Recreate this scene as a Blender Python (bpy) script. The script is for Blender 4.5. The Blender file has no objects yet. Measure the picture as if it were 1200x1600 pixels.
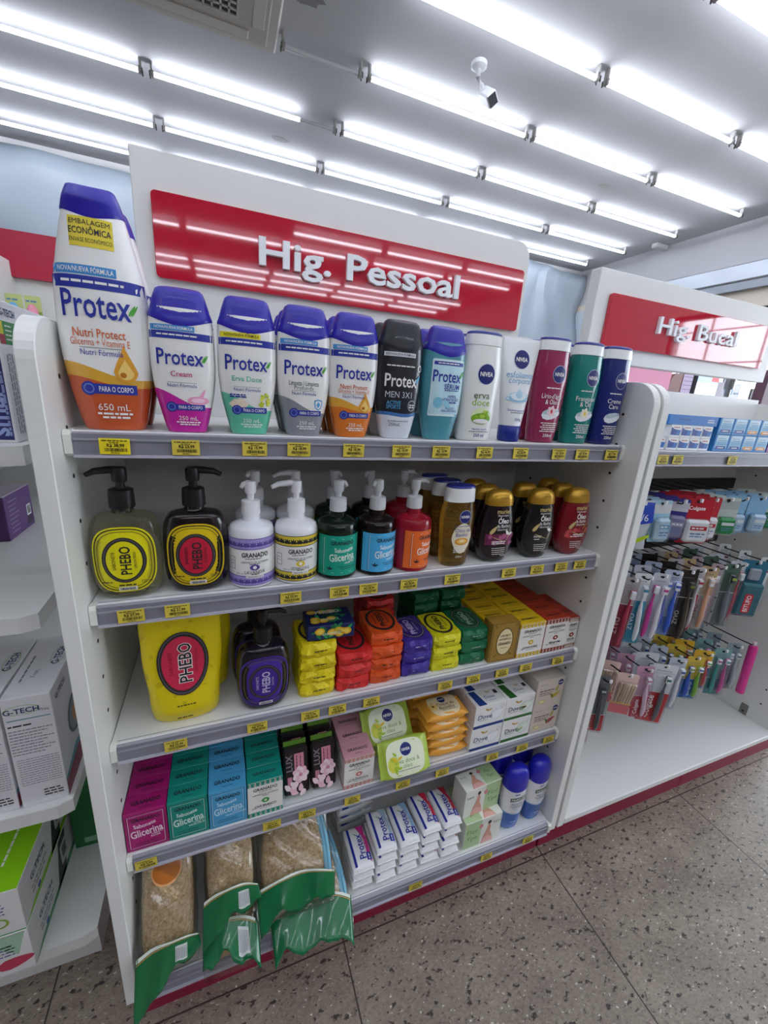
import bpy, math, random
import numpy as np
from mathutils import Vector, Matrix, Euler
C = bpy.context.scene.collection
SC = bpy.context.scene
R = random.Random(7)
PI = math.pi

# ------------------------------------------------------------------ camera, world, exposure
cd = bpy.data.cameras.new('camera')
cam = bpy.data.objects.new('camera', cd); C.objects.link(cam)
cd.sensor_fit = 'HORIZONTAL'; cd.sensor_width = 36; cd.lens = 634.9 / 1200 * 36
cd.clip_start = 0.02; cd.clip_end = 200
def cam_matrix(loc, yaw, pitch, roll):
    f = Vector((math.sin(yaw)*math.cos(pitch), math.cos(yaw)*math.cos(pitch), math.sin(pitch)))
    r0 = Vector((math.cos(yaw), -math.sin(yaw), 0)); u0 = r0.cross(f)
    r = r0*math.cos(roll) + u0*math.sin(roll); u = -r0*math.sin(roll) + u0*math.cos(roll)
    m = Matrix((r, u, -f)).transposed().to_4x4(); m.translation = loc
    return m
cam.matrix_world = cam_matrix(Vector((0.1896, -0.6347, 1.299)), 0.3883, -0.2824, 0.0719)
SC.camera = cam
wd = bpy.data.worlds.new('sky'); SC.world = wd; wd.use_nodes = True
bg = wd.node_tree.nodes['Background']; bg.inputs[0].default_value = (0.88, 0.93, 1.0, 1)
SKY = 7.5
bg.inputs[1].default_value = SKY
vs = SC.view_settings
vs.view_transform = 'Standard'; vs.look = 'None'; vs.gamma = 1; vs.use_curve_mapping = False
vs.exposure = -0.02
TUBE = 19.0

# ------------------------------------------------------------------ materials
def lin(h):
    if not isinstance(h, str): return h
    v = [int(h[i:i+2], 16)/255 for i in (1, 3, 5)]
    return tuple(x/12.92 if x <= .04045 else ((x+.055)/1.055)**2.4 for x in v)
MC = {}
def M(h, rough=.45, metal=0, trans=0, coat=0, ior=1.45, spec=.5, emit=0):
    k = (h, rough, metal, trans, coat, ior, spec, emit)
    if k in MC: return MC[k]
    m = bpy.data.materials.new('m_%s' % h.strip('#')); m.use_nodes = True
    b = m.node_tree.nodes['Principled BSDF']; c = lin(h)
    b.inputs['Base Color'].default_value = (*c, 1)
    b.inputs['Roughness'].default_value = rough; b.inputs['Metallic'].default_value = metal
    b.inputs['IOR'].default_value = ior
    b.inputs['Specular IOR Level'].default_value = spec
    b.inputs['Transmission Weight'].default_value = trans
    b.inputs['Coat Weight'].default_value = coat
    if emit:
        b.inputs['Emission Color'].default_value = (*c, 1); b.inputs['Emission Strength'].default_value = emit
    MC[k] = m
    return m
class N:
    """small node-tree helper"""
    def __init__(s, name):
        s.m = bpy.data.materials.new(name); s.m.use_nodes = True
        s.t = s.m.node_tree; s.b = s.t.nodes['Principled BSDF']
    def n(s, ty, **kw):
        x = s.t.nodes.new(ty)
        for k, v in kw.items(): setattr(x, k, v)
        return x
    def l(s, a, b): s.t.links.new(a, b)
    def math(s, op, a, b=None, c=None):
        x = s.n('ShaderNodeMath', operation=op)
        for i, v in enumerate((a, b, c)):
            if v is None: continue
            if isinstance(v, (int, float)): x.inputs[i].default_value = v
            else: s.l(v, x.inputs[i])
        return x.outputs[0]
    def mix(s, f, a, b):
        x = s.n('ShaderNodeMix', data_type='RGBA')
        for i, v in ((0, f), (6, a), (7, b)):
            if isinstance(v, (int, float)): x.inputs[i].default_value = v
            elif isinstance(v, (tuple, str)): x.inputs[i].default_value = (*lin(v), 1)
            else: s.l(v, x.inputs[i])
        return x.outputs[2]
    def obj(s):
        return s.n('ShaderNodeTexCoord').outputs['Object']
    def xyz(s):
        x = s.n('ShaderNodeSeparateXYZ'); s.l(s.obj(), x.inputs[0]); return x.outputs
    def noise(s, scale, detail=3, rough=.5, vec=None):
        x = s.n('ShaderNodeTexNoise'); x.inputs['Scale'].default_value = scale
        x.inputs['Detail'].default_value = detail; x.inputs['Roughness'].default_value = rough
        s.l(vec if vec else s.obj(), x.inputs['Vector']); return x.outputs['Fac']
    def ramp(s, fac, stops, interp='LINEAR'):
        x = s.n('ShaderNodeValToRGB'); x.color_ramp.interpolation = interp
        e = x.color_ramp.elements
        while len(e) < len(stops): e.new(.5)
        for i, (p, c) in enumerate(stops): e[i].position = p; e[i].color = (*lin(c), 1)
        s.l(fac, x.inputs[0]); return x.outputs[0]
    def bump(s, h, strength=.3, dist=.01):
        x = s.n('ShaderNodeBump'); x.inputs['Strength'].default_value = strength
        x.inputs['Distance'].default_value = dist; s.l(h, x.inputs['Height']); s.l(x.outputs[0], s.b.inputs['Normal'])
    def col(s, c): s.l(c, s.b.inputs['Base Color'])
    def set(s, **kw):
        for k, v in kw.items(): s.b.inputs[k.replace('_', ' ')].default_value = v
ZC = {}
def zone(base, zones, rough=.3, coat=.3, trans=0):
    """printed colour zones up a bottle: each (height, slope, amp, freq, phase, colour)"""
    k = (base, tuple(zones), rough, coat, trans)
    if k in ZC: return ZC[k]
    n = N('printed_zones'); x, y, z = n.xyz(); c = None
    prev = base
    for (h, sl, am, fr, ph, colr) in zones:
        w = n.math('MULTIPLY', n.math('SINE', n.math('MULTIPLY_ADD', x, fr, ph)), am)
        zz = n.math('ADD', n.math('MULTIPLY_ADD', x, sl, z), w)
        prev = n.mix(n.math('GREATER_THAN', zz, h), prev, colr)
    n.col(prev); n.set(Roughness=rough, Coat_Weight=coat, Transmission_Weight=trans)
    ZC[k] = n.m
    return n.m
def film(name, tint='#ffffff', gloss=.18, rough=.12):
    """thin clear plastic: mostly see-through, some gloss"""
    k = ('film', tint, gloss, rough)
    if k in MC: return MC[k]
    m = bpy.data.materials.new(name); m.use_nodes = True; t = m.node_tree; t.nodes.clear()
    o = t.nodes.new('ShaderNodeOutputMaterial'); mx = t.nodes.new('ShaderNodeMixShader')
    a = t.nodes.new('ShaderNodeBsdfTransparent'); a.inputs[0].default_value = (*lin(tint), 1)
    b = t.nodes.new('ShaderNodeBsdfGlossy'); b.inputs['Roughness'].default_value = rough
    fr = t.nodes.new('ShaderNodeLayerWeight'); fr.inputs[0].default_value = .25
    ma = t.nodes.new('ShaderNodeMath'); ma.operation = 'MULTIPLY_ADD'; ma.inputs[1].default_value = .3; ma.inputs[2].default_value = gloss*.22
    t.links.new(fr.outputs['Fresnel'], ma.inputs[0]); t.links.new(ma.outputs[0], mx.inputs[0])
    t.links.new(a.outputs[0], mx.inputs[1]); t.links.new(b.outputs[0], mx.inputs[2]); t.links.new(mx.outputs[0], o.inputs[0])
    MC[k] = m
    return m
FILM = film('clear_film')
BAGF = film('bag_film', '#f6f7f5', .45, .09)

# ------------------------------------------------------------------ mesh builder
class MB:
    def __init__(s): s.v = []; s.f = []; s.mi = []; s.mats = []
    def mat(s, m):
        if m not in s.mats: s.mats.append(m)
        return s.mats.index(m)
    def add(s, vs, fs, m):
        o = len(s.v); i = s.mat(m); s.v.extend([tuple(p) for p in vs])
        for f in fs: s.f.append([o+k for k in f]); s.mi.append(i)
    def box(s, x0, x1, y0, y1, z0, z1, m, b=0.0, X=None):
        b = min(b, (x1-x0)*.45, (y1-y0)*.45, (z1-z0)*.45)
        if b <= 0:
            V = [(x, y, z) for x in (x0, x1) for y in (y0, y1) for z in (z0, z1)]
            F = [(0, 1, 3, 2), (4, 6, 7, 5), (0, 4, 5, 1), (2, 3, 7, 6), (0, 2, 6, 4), (1, 5, 7, 3)]
        else:
            V = []; idx = {}
            for i, x in enumerate((x0, x1)):
                for j, y in enumerate((y0, y1)):
                    for k, z in enumerate((z0, z1)):
                        sx, sy, sz = (1-2*i)*b, (1-2*j)*b, (1-2*k)*b
                        for a, p in (('x', (x, y+sy, z+sz)), ('y', (x+sx, y, z+sz)), ('z', (x+sx, y+sy, z))):
                            idx[i, j, k, a] = len(V); V.append(p)
            F = []
            for i in (0, 1):
                q = [idx[i, 0, 0, 'x'], idx[i, 0, 1, 'x'], idx[i, 1, 1, 'x'], idx[i, 1, 0, 'x']]; F.append(q if i == 0 else q[::-1])
                q = [idx[0, i, 0, 'y'], idx[1, i, 0, 'y'], idx[1, i, 1, 'y'], idx[0, i, 1, 'y']]; F.append(q if i == 0 else q[::-1])
                q = [idx[0, 0, i, 'z'], idx[0, 1, i, 'z'], idx[1, 1, i, 'z'], idx[1, 0, i, 'z']]; F.append(q if i == 0 else q[::-1])
            for i in (0, 1):
                for j in (0, 1):
                    F.append([idx[i, j, 0, 'x'], idx[i, j, 0, 'y'], idx[i, j, 1, 'y'], idx[i, j, 1, 'x']][::1 if i != j else -1])
                    F.append([idx[i, 0, j, 'x'], idx[i, 0, j, 'z'], idx[i, 1, j, 'z'], idx[i, 1, j, 'x']][::1 if i == j else -1])
                    F.append([idx[0, i, j, 'y'], idx[0, i, j, 'z'], idx[1, i, j, 'z'], idx[1, i, j, 'y']][::1 if i != j else -1])
                    for k in (0, 1):
                        F.append([idx[i, j, k, 'x'], idx[i, j, k, 'y'], idx[i, j, k, 'z']][::1 if (i+j+k) % 2 else -1])
        if X: V = [tuple(X @ Vector(p)) for p in V]
        s.add(V, F, m)
    def loft(s, rings, m, cap0=True, cap1=True):
        n = len(rings[0]); V = [p for r in rings for p in r]; F = []
        for i in range(len(rings)-1):
            for j in range(n):
                a, b = i*n+j, i*n+(j+1) % n; F.append((a, b, b+n, a+n))
        if cap0: F.append(tuple(range(n))[::-1])
        if cap1: F.append(tuple((len(rings)-1)*n+j for j in range(n)))
        s.add(V, F, m)
    def lathe(s, prof, m, n=24, c=(0, 0), X=None):
        rings = [[(c[0]+r*math.cos(2*PI*j/n), c[1]+r*math.sin(2*PI*j/n), z) for j in range(n)] for r, z in prof]
        if X: rings = [[tuple(X @ Vector(p)) for p in r] for r in rings]
        s.loft(rings, m)
    def tube(s, pts, rad, m, n=8, caps=True):
        pts = [Vector(p) for p in pts]; rings = []
        rr = rad if isinstance(rad, (list, tuple)) else [rad]*len(pts)
        for i, p in enumerate(pts):
            d = (pts[min(i+1, len(pts)-1)] - pts[max(i-1, 0)]).normalized()
            up = Vector((0, 0, 1)) if abs(d.z) < .9 else Vector((0, 1, 0))
            a = d.cross(up).normalized(); b = d.cross(a)
            rings.append([p + (a*math.cos(2*PI*j/n) + b*math.sin(2*PI*j/n))*rr[i] for j in range(n)])
        s.loft(rings, m, caps, caps)
    def prism(s, poly, axis, a, b, m):
        """poly: 2D outline; extruded along axis between a and b"""
        def P(p, t): return {'x': (t, p[0], p[1]), 'y': (p[0], t, p[1]), 'z': (p[0], p[1], t)}[axis]
        n = len(poly); V = [P(p, a) for p in poly] + [P(p, b) for p in poly]
        F = [tuple(range(n)), tuple(range(n, 2*n))[::-1]] + [(i, i+n, (i+1) % n+n, (i+1) % n) for i in range(n)]
        s.add(V, F, m)
    def build(s, name, parent=None, smooth=True, fix=True, angle=38):
        me = bpy.data.meshes.new(name); me.from_pydata(s.v, [], s.f)
        for m in s.mats: me.materials.append(m)
        me.polygons.foreach_set('material_index', s.mi)
        if smooth:
            me.polygons.foreach_set('use_smooth', [True]*len(s.f)); me.update()
            me.set_sharp_from_angle(angle=math.radians(angle))
        if fix:
            import bmesh
            bm = bmesh.new(); bm.from_mesh(me); bmesh.ops.recalc_face_normals(bm, faces=bm.faces); bm.to_mesh(me); bm.free()
        o = bpy.data.objects.new(name, me); C.objects.link(o)
        if parent: o.parent = parent
        return o
def setp(o, label, cat, group=None):
    o['label'] = label; o['category'] = cat
    if group: o['group'] = group
    return o
def thing(name, label, cat, loc=(0, 0, 0), rot=(0, 0, 0), group=None):
    o = bpy.data.objects.new(name, None); o.empty_display_size = .05; C.objects.link(o)
    o.location = loc; o.rotation_euler = rot
    return setp(o, label, cat, group)
def copy_tree(src, parent=None):
    c = src.copy(); C.objects.link(c)
    if parent:
        c.parent = parent
    for ch in KIDS.get(src.name, []): copy_tree(ch, c)
    return c
KIDS = {}; PROT = {}; LABELS = set()
def collect(o):
    KIDS[o.name] = list(o.children)
    for c in o.children: collect(c)
def put(key, name, build, label, cat, loc, rot=(0, 0, 0), group=None):
    """first use builds the thing, later uses copy it with its parts"""
    if isinstance(rot, (int, float)): rot = (0, 0, rot)
    if key in PROT: o = copy_tree(PROT[key])
    else:
        o = bpy.data.objects.new(name, None); o.empty_display_size = .03; C.objects.link(o)
        build(o); PROT[key] = o; collect(o)
    o.location = loc; o.rotation_euler = rot
    if 'group' in o: del o['group']
    setp(o, label, cat, group)
    return o
def structure(o, label=None):
    o['kind'] = 'structure'
    return o

# ------------------------------------------------------------------ printing on surfaces
TX = {}
def text_geo(t, bold=0.0):
    k = (t, bold)
    if k in TX: return TX[k]
    cu = bpy.data.curves.new('t', 'FONT'); cu.body = t; cu.offset = bold; cu.resolution_u = 2; cu.size = 1
    ob = bpy.data.objects.new('t', cu); C.objects.link(ob)
    dg = bpy.context.evaluated_depsgraph_get(); me = ob.evaluated_get(dg).to_mesh()
    V = np.array([v.co[:2] for v in me.vertices]).reshape(-1, 2)/.69
    F = [list(p.vertices) for p in me.polygons]
    ob.evaluated_get(dg).to_mesh_clear(); bpy.data.objects.remove(ob); bpy.data.curves.remove(cu)
    if len(V): V[:, 0] -= (V[:, 0].min()+V[:, 0].max())/2
    w = float(V[:, 0].max()-V[:, 0].min()) if len(V) else 0
    TX[k] = (V, F, w)
    return TX[k]
STEP = .00022
class Draw(MB):
    def __init__(s, P): super().__init__(); s.P = P
    def pts(s, uv, L): return [s.P(u, v, L*STEP) for u, v in uv]
    def rect(s, u0, u1, v0, v1, m, L=1, n=1, k=1):
        V = [(u0+(u1-u0)*i/n, v0+(v1-v0)*j/k) for j in range(k+1) for i in range(n+1)]
        F = [(j*(n+1)+i, j*(n+1)+i+1, (j+1)*(n+1)+i+1, (j+1)*(n+1)+i) for j in range(k) for i in range(n)]
        s.add(s.pts(V, L), F, m)
    def blob(s, out, m, L=1, c=None, rings=3, hole=0):
        n = len(out)
        if c is None: c = (sum(p[0] for p in out)/n, sum(p[1] for p in out)/n)
        V = []; F = []
        ts = [hole+(1-hole)*i/rings for i in range(rings+1)]
        if not hole: ts = ts[1:]
        for t in ts: V += [(c[0]+(p[0]-c[0])*t, c[1]+(p[1]-c[1])*t) for p in out]
        for i in range(len(ts)-1):
            for j in range(n): a, b = i*n+j, i*n+(j+1) % n; F.append((a, a+n, b+n, b))
        if not hole: V.append(c); F += [(len(V)-1, j, (j+1) % n) for j in range(n)]
        s.add(s.pts(V, L), F, m)
    def ell(s, cu, cv, ru, rv, m, L=1, n=28, hole=0, e=2):
        o = []
        for j in range(n):
            a = 2*PI*j/n; ca, sa = math.cos(a), math.sin(a)
            o.append((cu+ru*math.copysign(abs(ca)**(2/e), ca), cv+rv*math.copysign(abs(sa)**(2/e), sa)))
        s.blob(o, m, L, (cu, cv), 3 if not hole else 1, hole)
    def rrect(s, u0, u1, v0, v1, r, m, L=1, hole=0):
        o = []
        for cx, cy, a0 in ((u1-r, v1-r, 0), (u0+r, v1-r, 1), (u0+r, v0+r, 2), (u1-r, v0+r, 3)):
            for i in range(5): a = (a0+i/4)*PI/2; o.append((cx+r*math.cos(a), cy+r*math.sin(a)))
        o2 = []
        for i, p in enumerate(o):
            q = o[(i+1) % len(o)]; d = math.dist(p, q); k = max(1, int(d/.006))
            o2 += [(p[0]+(q[0]-p[0])*j/k, p[1]+(q[1]-p[1])*j/k) for j in range(k)]
        s.blob(o2, m, L, ((u0+u1)/2, (v0+v1)/2), 4 if not hole else 1, hole)
    def frame(s, u0, u1, v0, v1, t, m, L=1):
        for a in ((u0, u1, v0, v0+t), (u0, u1, v1-t, v1), (u0, u0+t, v0, v1), (u1-t, u1, v0, v1)): s.rect(*a, m, L, 4, 1)
    def text(s, t, cu, cv, h, m, L=3, w=1.0, rot=0, bold=0.0, fit=None, shear=0, arc=0, align='c'):
        V, F, tw = text_geo(t, bold)
        if not len(V): return
        if fit: w = min(w, fit/(tw*h)) if fit > 0 else -fit/(tw*h)
        V = V.copy(); V[:, 1] -= .5
        X = V[:, 0]*h*w + V[:, 1]*h*shear
        if align == 'l': X = X+tw*h*w/2
        Y = V[:, 1]*h - arc*(X/(tw*h*w/2+1e-9))**2*h
        c, sn = math.cos(rot), math.sin(rot)
        uv = [(cu+x*c-y*sn, cv+x*sn+y*c) for x, y in zip(X, Y)]
        s.add(s.pts(uv, L), F, m)
    def words(s, u0, u1, v, h, m, L=3, seed=1, rot90=False):
        r = random.Random(seed); u = u0
        while u < u1-h:
            w = min(r.uniform(1.2, 4.5)*h, u1-u)
            if rot90: s.rect(v-h/2, v+h/2, u, u+w, m, L)
            else: s.rect(u, u+w, v-h/2, v+h/2, m, L, 2)
            u += w+h*.6
    def bars(s, u0, u1, v0, v1, m, L=3, seed=2):
        r = random.Random(seed); u = u0
        while u < u1:
            w = r.choice((.4, .8, 1.3))*(u1-u0)/34; s.rect(u, min(u+w, u1), v0, v1, m, L); u += w+r.choice((.5, .9))*(u1-u0)/34
    def grow(s, cu, cv, pts, m, L=2): s.blob([(cu+a, cv+b) for a, b in pts], m, L)
def pl_front(d, x=0, z=0): return lambda u, v, o: (x+u, -d/2-o, z+v)
def pl_top(h, y=0): return lambda u, v, o: (u, y+v, h+o)
def pl_left(w): return lambda u, v, o: (-w/2-o, -u, v)
def pl_right(w): return lambda u, v, o: (w/2+o, u, v)
def drop(r, h, n=20):
    o = []
    for j in range(n):
        a = 2*PI*j/n; y = math.sin(a); x = math.cos(a)*r
        if y > 0: x *= (1-y)**.8 if y < 1 else 0; y *= h
        else: y *= r
        o.append((x, y))
    return o
def leaf(l, w, rot, n=12):
    o = []
    for j in range(n):
        t = 2*PI*j/n; x = (math.cos(t)+1)/2*l; y = math.sin(t)*w/2*(1-.35*math.cos(t)); o.append((x*math.cos(rot)-y*math.sin(rot), x*math.sin(rot)+y*math.cos(rot)))
    return o

# ------------------------------------------------------------------ bottles as lofted profiles
class Prof:
    """rows of (height, half width, half depth, squareness)"""
    def __init__(s, rows):
        s.a = np.array(rows, float); s.z = s.a[:, 0]
        d = np.diff(s.a, axis=0); sl = d[:, 1:]/np.maximum(d[:, :1], 1e-6)
        m = np.zeros((len(rows), 3)); m[0] = sl[0]; m[-1] = sl[-1]
        for i in range(1, len(rows)-1):
            p, q = sl[i-1], sl[i]; m[i] = np.where(p*q > 0, 2*p*q/np.where(p+q == 0, 1, p+q), 0)
        s.m = m
    def at(s, z):
        z = min(max(z, s.z[0]), s.z[-1]); i = min(max(int(np.searchsorted(s.z, z))-1, 0), len(s.z)-2)
        h = s.z[i+1]-s.z[i]; t = (z-s.z[i])/h if h > 0 else 0
        p0, p1 = s.a[i, 1:], s.a[i+1, 1:]
        return (2*t**3-3*t*t+1)*p0+(t**3-2*t*t+t)*h*s.m[i]+(-2*t**3+3*t*t)*p1+(t**3-t*t)*h*s.m[i+1]
    def ring(s, z, n=36, off=0, zf=None):
        w, d, e = s.at(z); o = []
        for j in range(n):
            a = 2*PI*j/n; c, q = math.cos(a), math.sin(a)
            o.append(((w+off)*math.copysign(abs(c)**(2/e), c), (d+off)*math.copysign(abs(q)**(2/e), q), z+(zf(c, q) if zf else 0)))
        return o
    def front(s, u, v, o):
        w, d, e = s.at(v); k = min(abs(u)/w, .985)
        return (u, -(d)*(1-k**e)**(1/e)-o, v)
    def body(s, m, z0=None, z1=None, steps=26, n=36, off=0):
        z0 = s.z[0] if z0 is None else z0; z1 = s.z[-1] if z1 is None else z1
        zs = sorted(set([z0+(z1-z0)*i/steps for i in range(steps+1)] + [z for z in s.z if z0 < z < z1]))
        b = MB(); b.loft([s.ring(z, n, off) for z in zs], m); return b
WHT = M('#f1f1ee', .35); NAVY = M('#1f2c86', .35); CAPB = M('#2a22a8', .35, coat=.2); BLK = M('#151416', .4)
YEL = M('#e9dc1a', .4); GOLD = M('#c9992f', .3, metal=.6)

# ================================================================== THE SETTING
def stone():
    n = N('granite'); o = n.obj(); x, y, z = n.xyz()
    s = n.n('ShaderNodeMapping'); s.inputs['Rotation'].default_value = (0, 0, .5); s.inputs['Scale'].default_value = (1, 1.7, 1); n.l(o, s.inputs[0]); v = s.outputs[0]
    base = n.ramp(n.noise(7, 4, .6, v), [(.32, '#63574c'), (.5, '#827566'), (.66, '#9b8e7e')])
    fine = n.ramp(n.noise(95, 6, .75, v), [(.36, '#5d554e'), (.47, '#94897d'), (.56, '#a09383'), (.68, '#c4b8a7')])
    c = n.mix(.5, base, fine)
    c = n.mix(n.ramp(n.noise(48, 3, .6, v), [(.585, '#000000'), (.64, '#ffffff')]), c, '#3a322f')
    c = n.mix(n.ramp(n.noise(36, 4, .7, v), [(.65, '#000000'), (.70, '#ffffff')]), c, '#54433d')
    c = n.mix(n.ramp(n.noise(80, 3, .6, v), [(.30, '#ffffff'), (.37, '#000000')]), c, '#ddd5c8')
    def joint(ax, off):
        f = n.math('FRACT', n.math('MULTIPLY_ADD', ax, 1/.62, -off/.62+.5))
        return n.math('LESS_THAN', n.math('ABSOLUTE', n.math('SUBTRACT', f, .5)), .0017/.62)
    j = n.math('MAXIMUM', joint(x, 1.04), joint(y, -.011))
    n.col(n.mix(j, c, '#3a332d')); n.set(Roughness=.42)
    return n.m
def quadbox(name, x0, x1, y0, y1, z0, z1, m, parent=None, bevel=0):
    b = MB(); b.box(x0, x1, y0, y1, z0, z1, m, bevel); return b.build(name, parent, smooth=False)
structure(quadbox('floor', -4, 5.3, -8.6, 4.6, -.1, 0, stone()))
n = N('ceiling_paint'); c = n.ramp(n.noise(1.3, 3), [(.3, '#b6b6b9'), (.7, '#bebec1')]); n.col(c); n.set(Roughness=.8)
n.bump(n.noise(5, 2), .05, .02)
CEILM = n.m
structure(quadbox('ceiling', -4, 5.1, -8.6, 4.6, 3.16, 3.3, CEILM))
WALL = M('#d9dadb', .7)
structure(quadbox('wall_back', -4, 5.1, 4.48, 4.6, 0, 3.16, WALL))
structure(quadbox('wall_left', -4.1, -4, -8.6, 4.6, 0, 3.16, M('#8f8a88', .7)))
structure(quadbox('wall_front', -4, 5.1, -8.7, -8.6, 0, 3.16, M('#7d706c', .7)))
# right side: storefront under a deep beam
structure(quadbox('wall_right', 5.05, 5.3, -8.6, -2.32, 0, 3.16, WALL))
structure(quadbox('trim_4', 5.04, 5.3, 3.1, 4.6, 0, 2.62, M('#cdd8e3', .4)))
structure(quadbox('trim_1', 5.06, 5.3, -2.32, 4.6, 2.70, 3.16, M('#c9cacc', .6)))
b = MB(); ALU = M('#b9bfc8', .3, metal=.6)
b.box(4.98, 5.055, -2.32, 3.09, 2.60, 2.76, ALU, .012); b.box(5.0, 5.05, -2.32, 3.09, 2.52, 2.60, M('#8f949b', .35, metal=.7), .004)
structure(b.build('trim_2', smooth=False))
structure(quadbox('trim_3', 5.06, 5.3, -2.32, 4.6, 2.36, 2.70, M('#e6dccb', .6)))
win = bpy.data.objects.new('window_1', None); C.objects.link(win); structure(win)
DARK = M('#4a3a3c', .4)
b = MB(); b.box(5.10, 5.16, -2.32, 3.1, 2.32, 2.36, DARK); b.box(5.10, 5.16, -2.32, 3.1, 0, .06, DARK); b.box(5.10, 5.16, -2.32, -2.28, 0, 2.36, DARK)
b.build('window_frame', win, smooth=False)
b = MB()
for k in range(10): y = -1.885+.52*k; b.box(5.12, 5.14, y-.006, y+.006, .06, 2.32, M('#6c6672', .4))
b.build('mullion', win, smooth=False)
quadbox('window_pane', 5.128, 5.132, -2.28, 3.1, .06, 2.32, film('window_glass', '#f4f8fa', .12, .02), win)
structure(quadbox('ground', 5.3, 30, -20, 20, -.12, -.02, M('#8d8a86', .8)))
# street outside
for i, (za, zb, sag) in enumerate(((2.9, 3.3, .16), (3.5, 3.9, .2), (2.35, 2.7, .2), (2.15, 2.25, .1), (4.3, 4.6, .2))):
    b = MB(); b.tube([(9, -9+2*k, za+(zb-za)*k/9-sag*math.sin(PI*k/9)) for k in range(10)], .014, M('#55505a', .6), 6)
    setp(b.build('overhead_cable'), 'dark overhead street cable outside the shop window, %s of five' % ('third from the bottom', 'second from the top', 'second from the bottom', 'lowest', 'topmost')[i], 'cable', 'cables over the street')
t = thing('street_sign', 'small red street sign on a pole outside the shop window', 'sign', (9.2, -3.2, -.02))
b = MB(); b.box(-.02, .02, -.25, .25, 1.9, 2.5, M('#a5283a', .5), .01); b.build('sign_board', t)
b = MB(); b.lathe([(.03, 0), (.03, 2.6)], M('#77777c', .5), 10, (.06, 0)); b.build('pole', t)

# plastic sheeting on the back wall
nx, nz = 90, 24; V = []; F = []; r0 = random.Random(3)
ph = [r0.uniform(0, 6) for _ in range(8)]
for k in range(nz+1):
    for i in range(nx+1):
        x = -3.95+8.98*i/nx; z = .02+3.08*k/nz
        fold = (.030)*math.sin(x*5+ph[0]+.5*z)+.012*math.sin(x*11+ph[1]-1.3*z)+.035*math.sin(z*4.2+x*1.4+ph[2])+.012*math.sin((x-z)*7+ph[3])
        fan = .03*math.sin(14*math.atan2(x-4.3, 3.4-z)+ph[4])
        V.append((x, 4.35+fold+fan, z+.02*math.sin(x*2.2)*(k/nz)))
for k in range(nz):
    for i in range(nx): a = k*(nx+1)+i; F.append((a, a+1, a+nx+2, a+nx+1))
b = MB(); b.add(V, F, M('#a2aeb9', .32)); sh = b.build('plastic_sheet')
sd = sh.modifiers.new('thick', 'SOLIDIFY'); sd.thickness = .003
setp(sh, 'bluish white plastic sheeting hung wrinkled over the whole back wall', 'sheet')

# fluorescent tubes
LIT = M('#eef3ff', .5, emit=TUBE); OFF = M('#c9c9cc', .3); HOLD = M('#9a9894', .5); PIN = M('#6d6a66', .4, metal=.6)
def tube_build(length, lit=1.0):
    def f(root):
        if lit > 0:
            b = MB(); b.tube([(.035, 0, 0), (.035+(length-.07)*lit, 0, 0)], .0115, LIT, 12); b.build('glass_tube', root)
        if lit < 1:
            b = MB(); b.tube([(.035+(length-.07)*lit+.0005, 0, 0), (length-.035, 0, 0)], .0115, OFF, 12); b.build('dark_end' if lit else 'glass_tube', root)
        for s in (0, 1):
            X = Matrix.Translation((length*s, 0, 0)) @ Matrix.Scale(-1 if s else 1, 4, (1, 0, 0))
            b = MB(); b.box(.012, .034, -.015, .015, -.015, .018, HOLD, .004, X); b.box(.014, .028, -.016, .016, .018, .0595, HOLD, .003, X)
            for q in (-.014, .014): b.box(.007, .014, q-.002, q+.002, -.020, .008, PIN, 0, X)
            b.build('lamp_holder', root)
    return f
ROWS = [(1.10, 'frontmost lamp row'), (1.685, 'lamp row before the security camera'), (2.293, 'lamp row beside the air conditioner'),
        (2.895, 'third lamp row from the back wall'), (3.505, 'second lamp row from the back wall'), (4.06, 'lamp row nearest the back wall')]
ORD = ['first', 'second', 'third', 'fourth', 'fifth', 'sixth', 'seventh']
XS = [-2.61, -1.385, -.16, 1.06, 2.29, 3.527]
for ri, (y, rn) in enumerate(ROWS):
    vis = 0
    for xi, x in enumerate(XS):
        if ri <= 2 and x < 1: continue
        if ri <= 1 and x < 1: continue
        L = 1.205
        lit = 1.0; key = 'tube'
        if ri == 3 and xi == 2: lit = .79; key = 'tube_dark_end'
        onscreen = (ri == 0 and xi >= 4) or (ri == 1 and xi >= 3) or ri == 2 or (ri >= 3 and xi >= 1)
        lab = 'lit tube, %s from the right in the %s' % (ORD[len(XS)-1-xi], rn) if xi < 5 else 'lit tube at the right end of the %s' % rn
        if lit < 1: lab = 'fluorescent tube with a dark right end, in the %s' % rn
        put(key, 'fluorescent_tube', tube_build(L, lit), lab, 'lamp', (x+.01, y, 3.10), 0, 'fluorescent tubes on the ceiling')
put('tube_short', 'fluorescent_tube', tube_build(.49, 0), 'short unlit fluorescent tube running from the air conditioner corner', 'lamp', (.565, 2.293, 3.10), 0, 'fluorescent tubes on the ceiling')
for y in (.5, -.1, -.7, -1.3, -1.9, -2.5, -4.48, -5.03, -6.57, -7.08, -7.57):  # nearer rows unseen, added as fill light; farthest rows known from sign reflections
    for x in XS:
        if (y == -4.48 and x < 1) or (y == -7.57 and x < -1): continue
        put('tube', 'fluorescent_tube', tube_build(1.2), 'lit fluorescent tube out of view on the ceiling, nearer rows added as fill light', 'lamp', (x+.01, y, 3.10), 0, 'fluorescent tubes behind the viewer')

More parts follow.
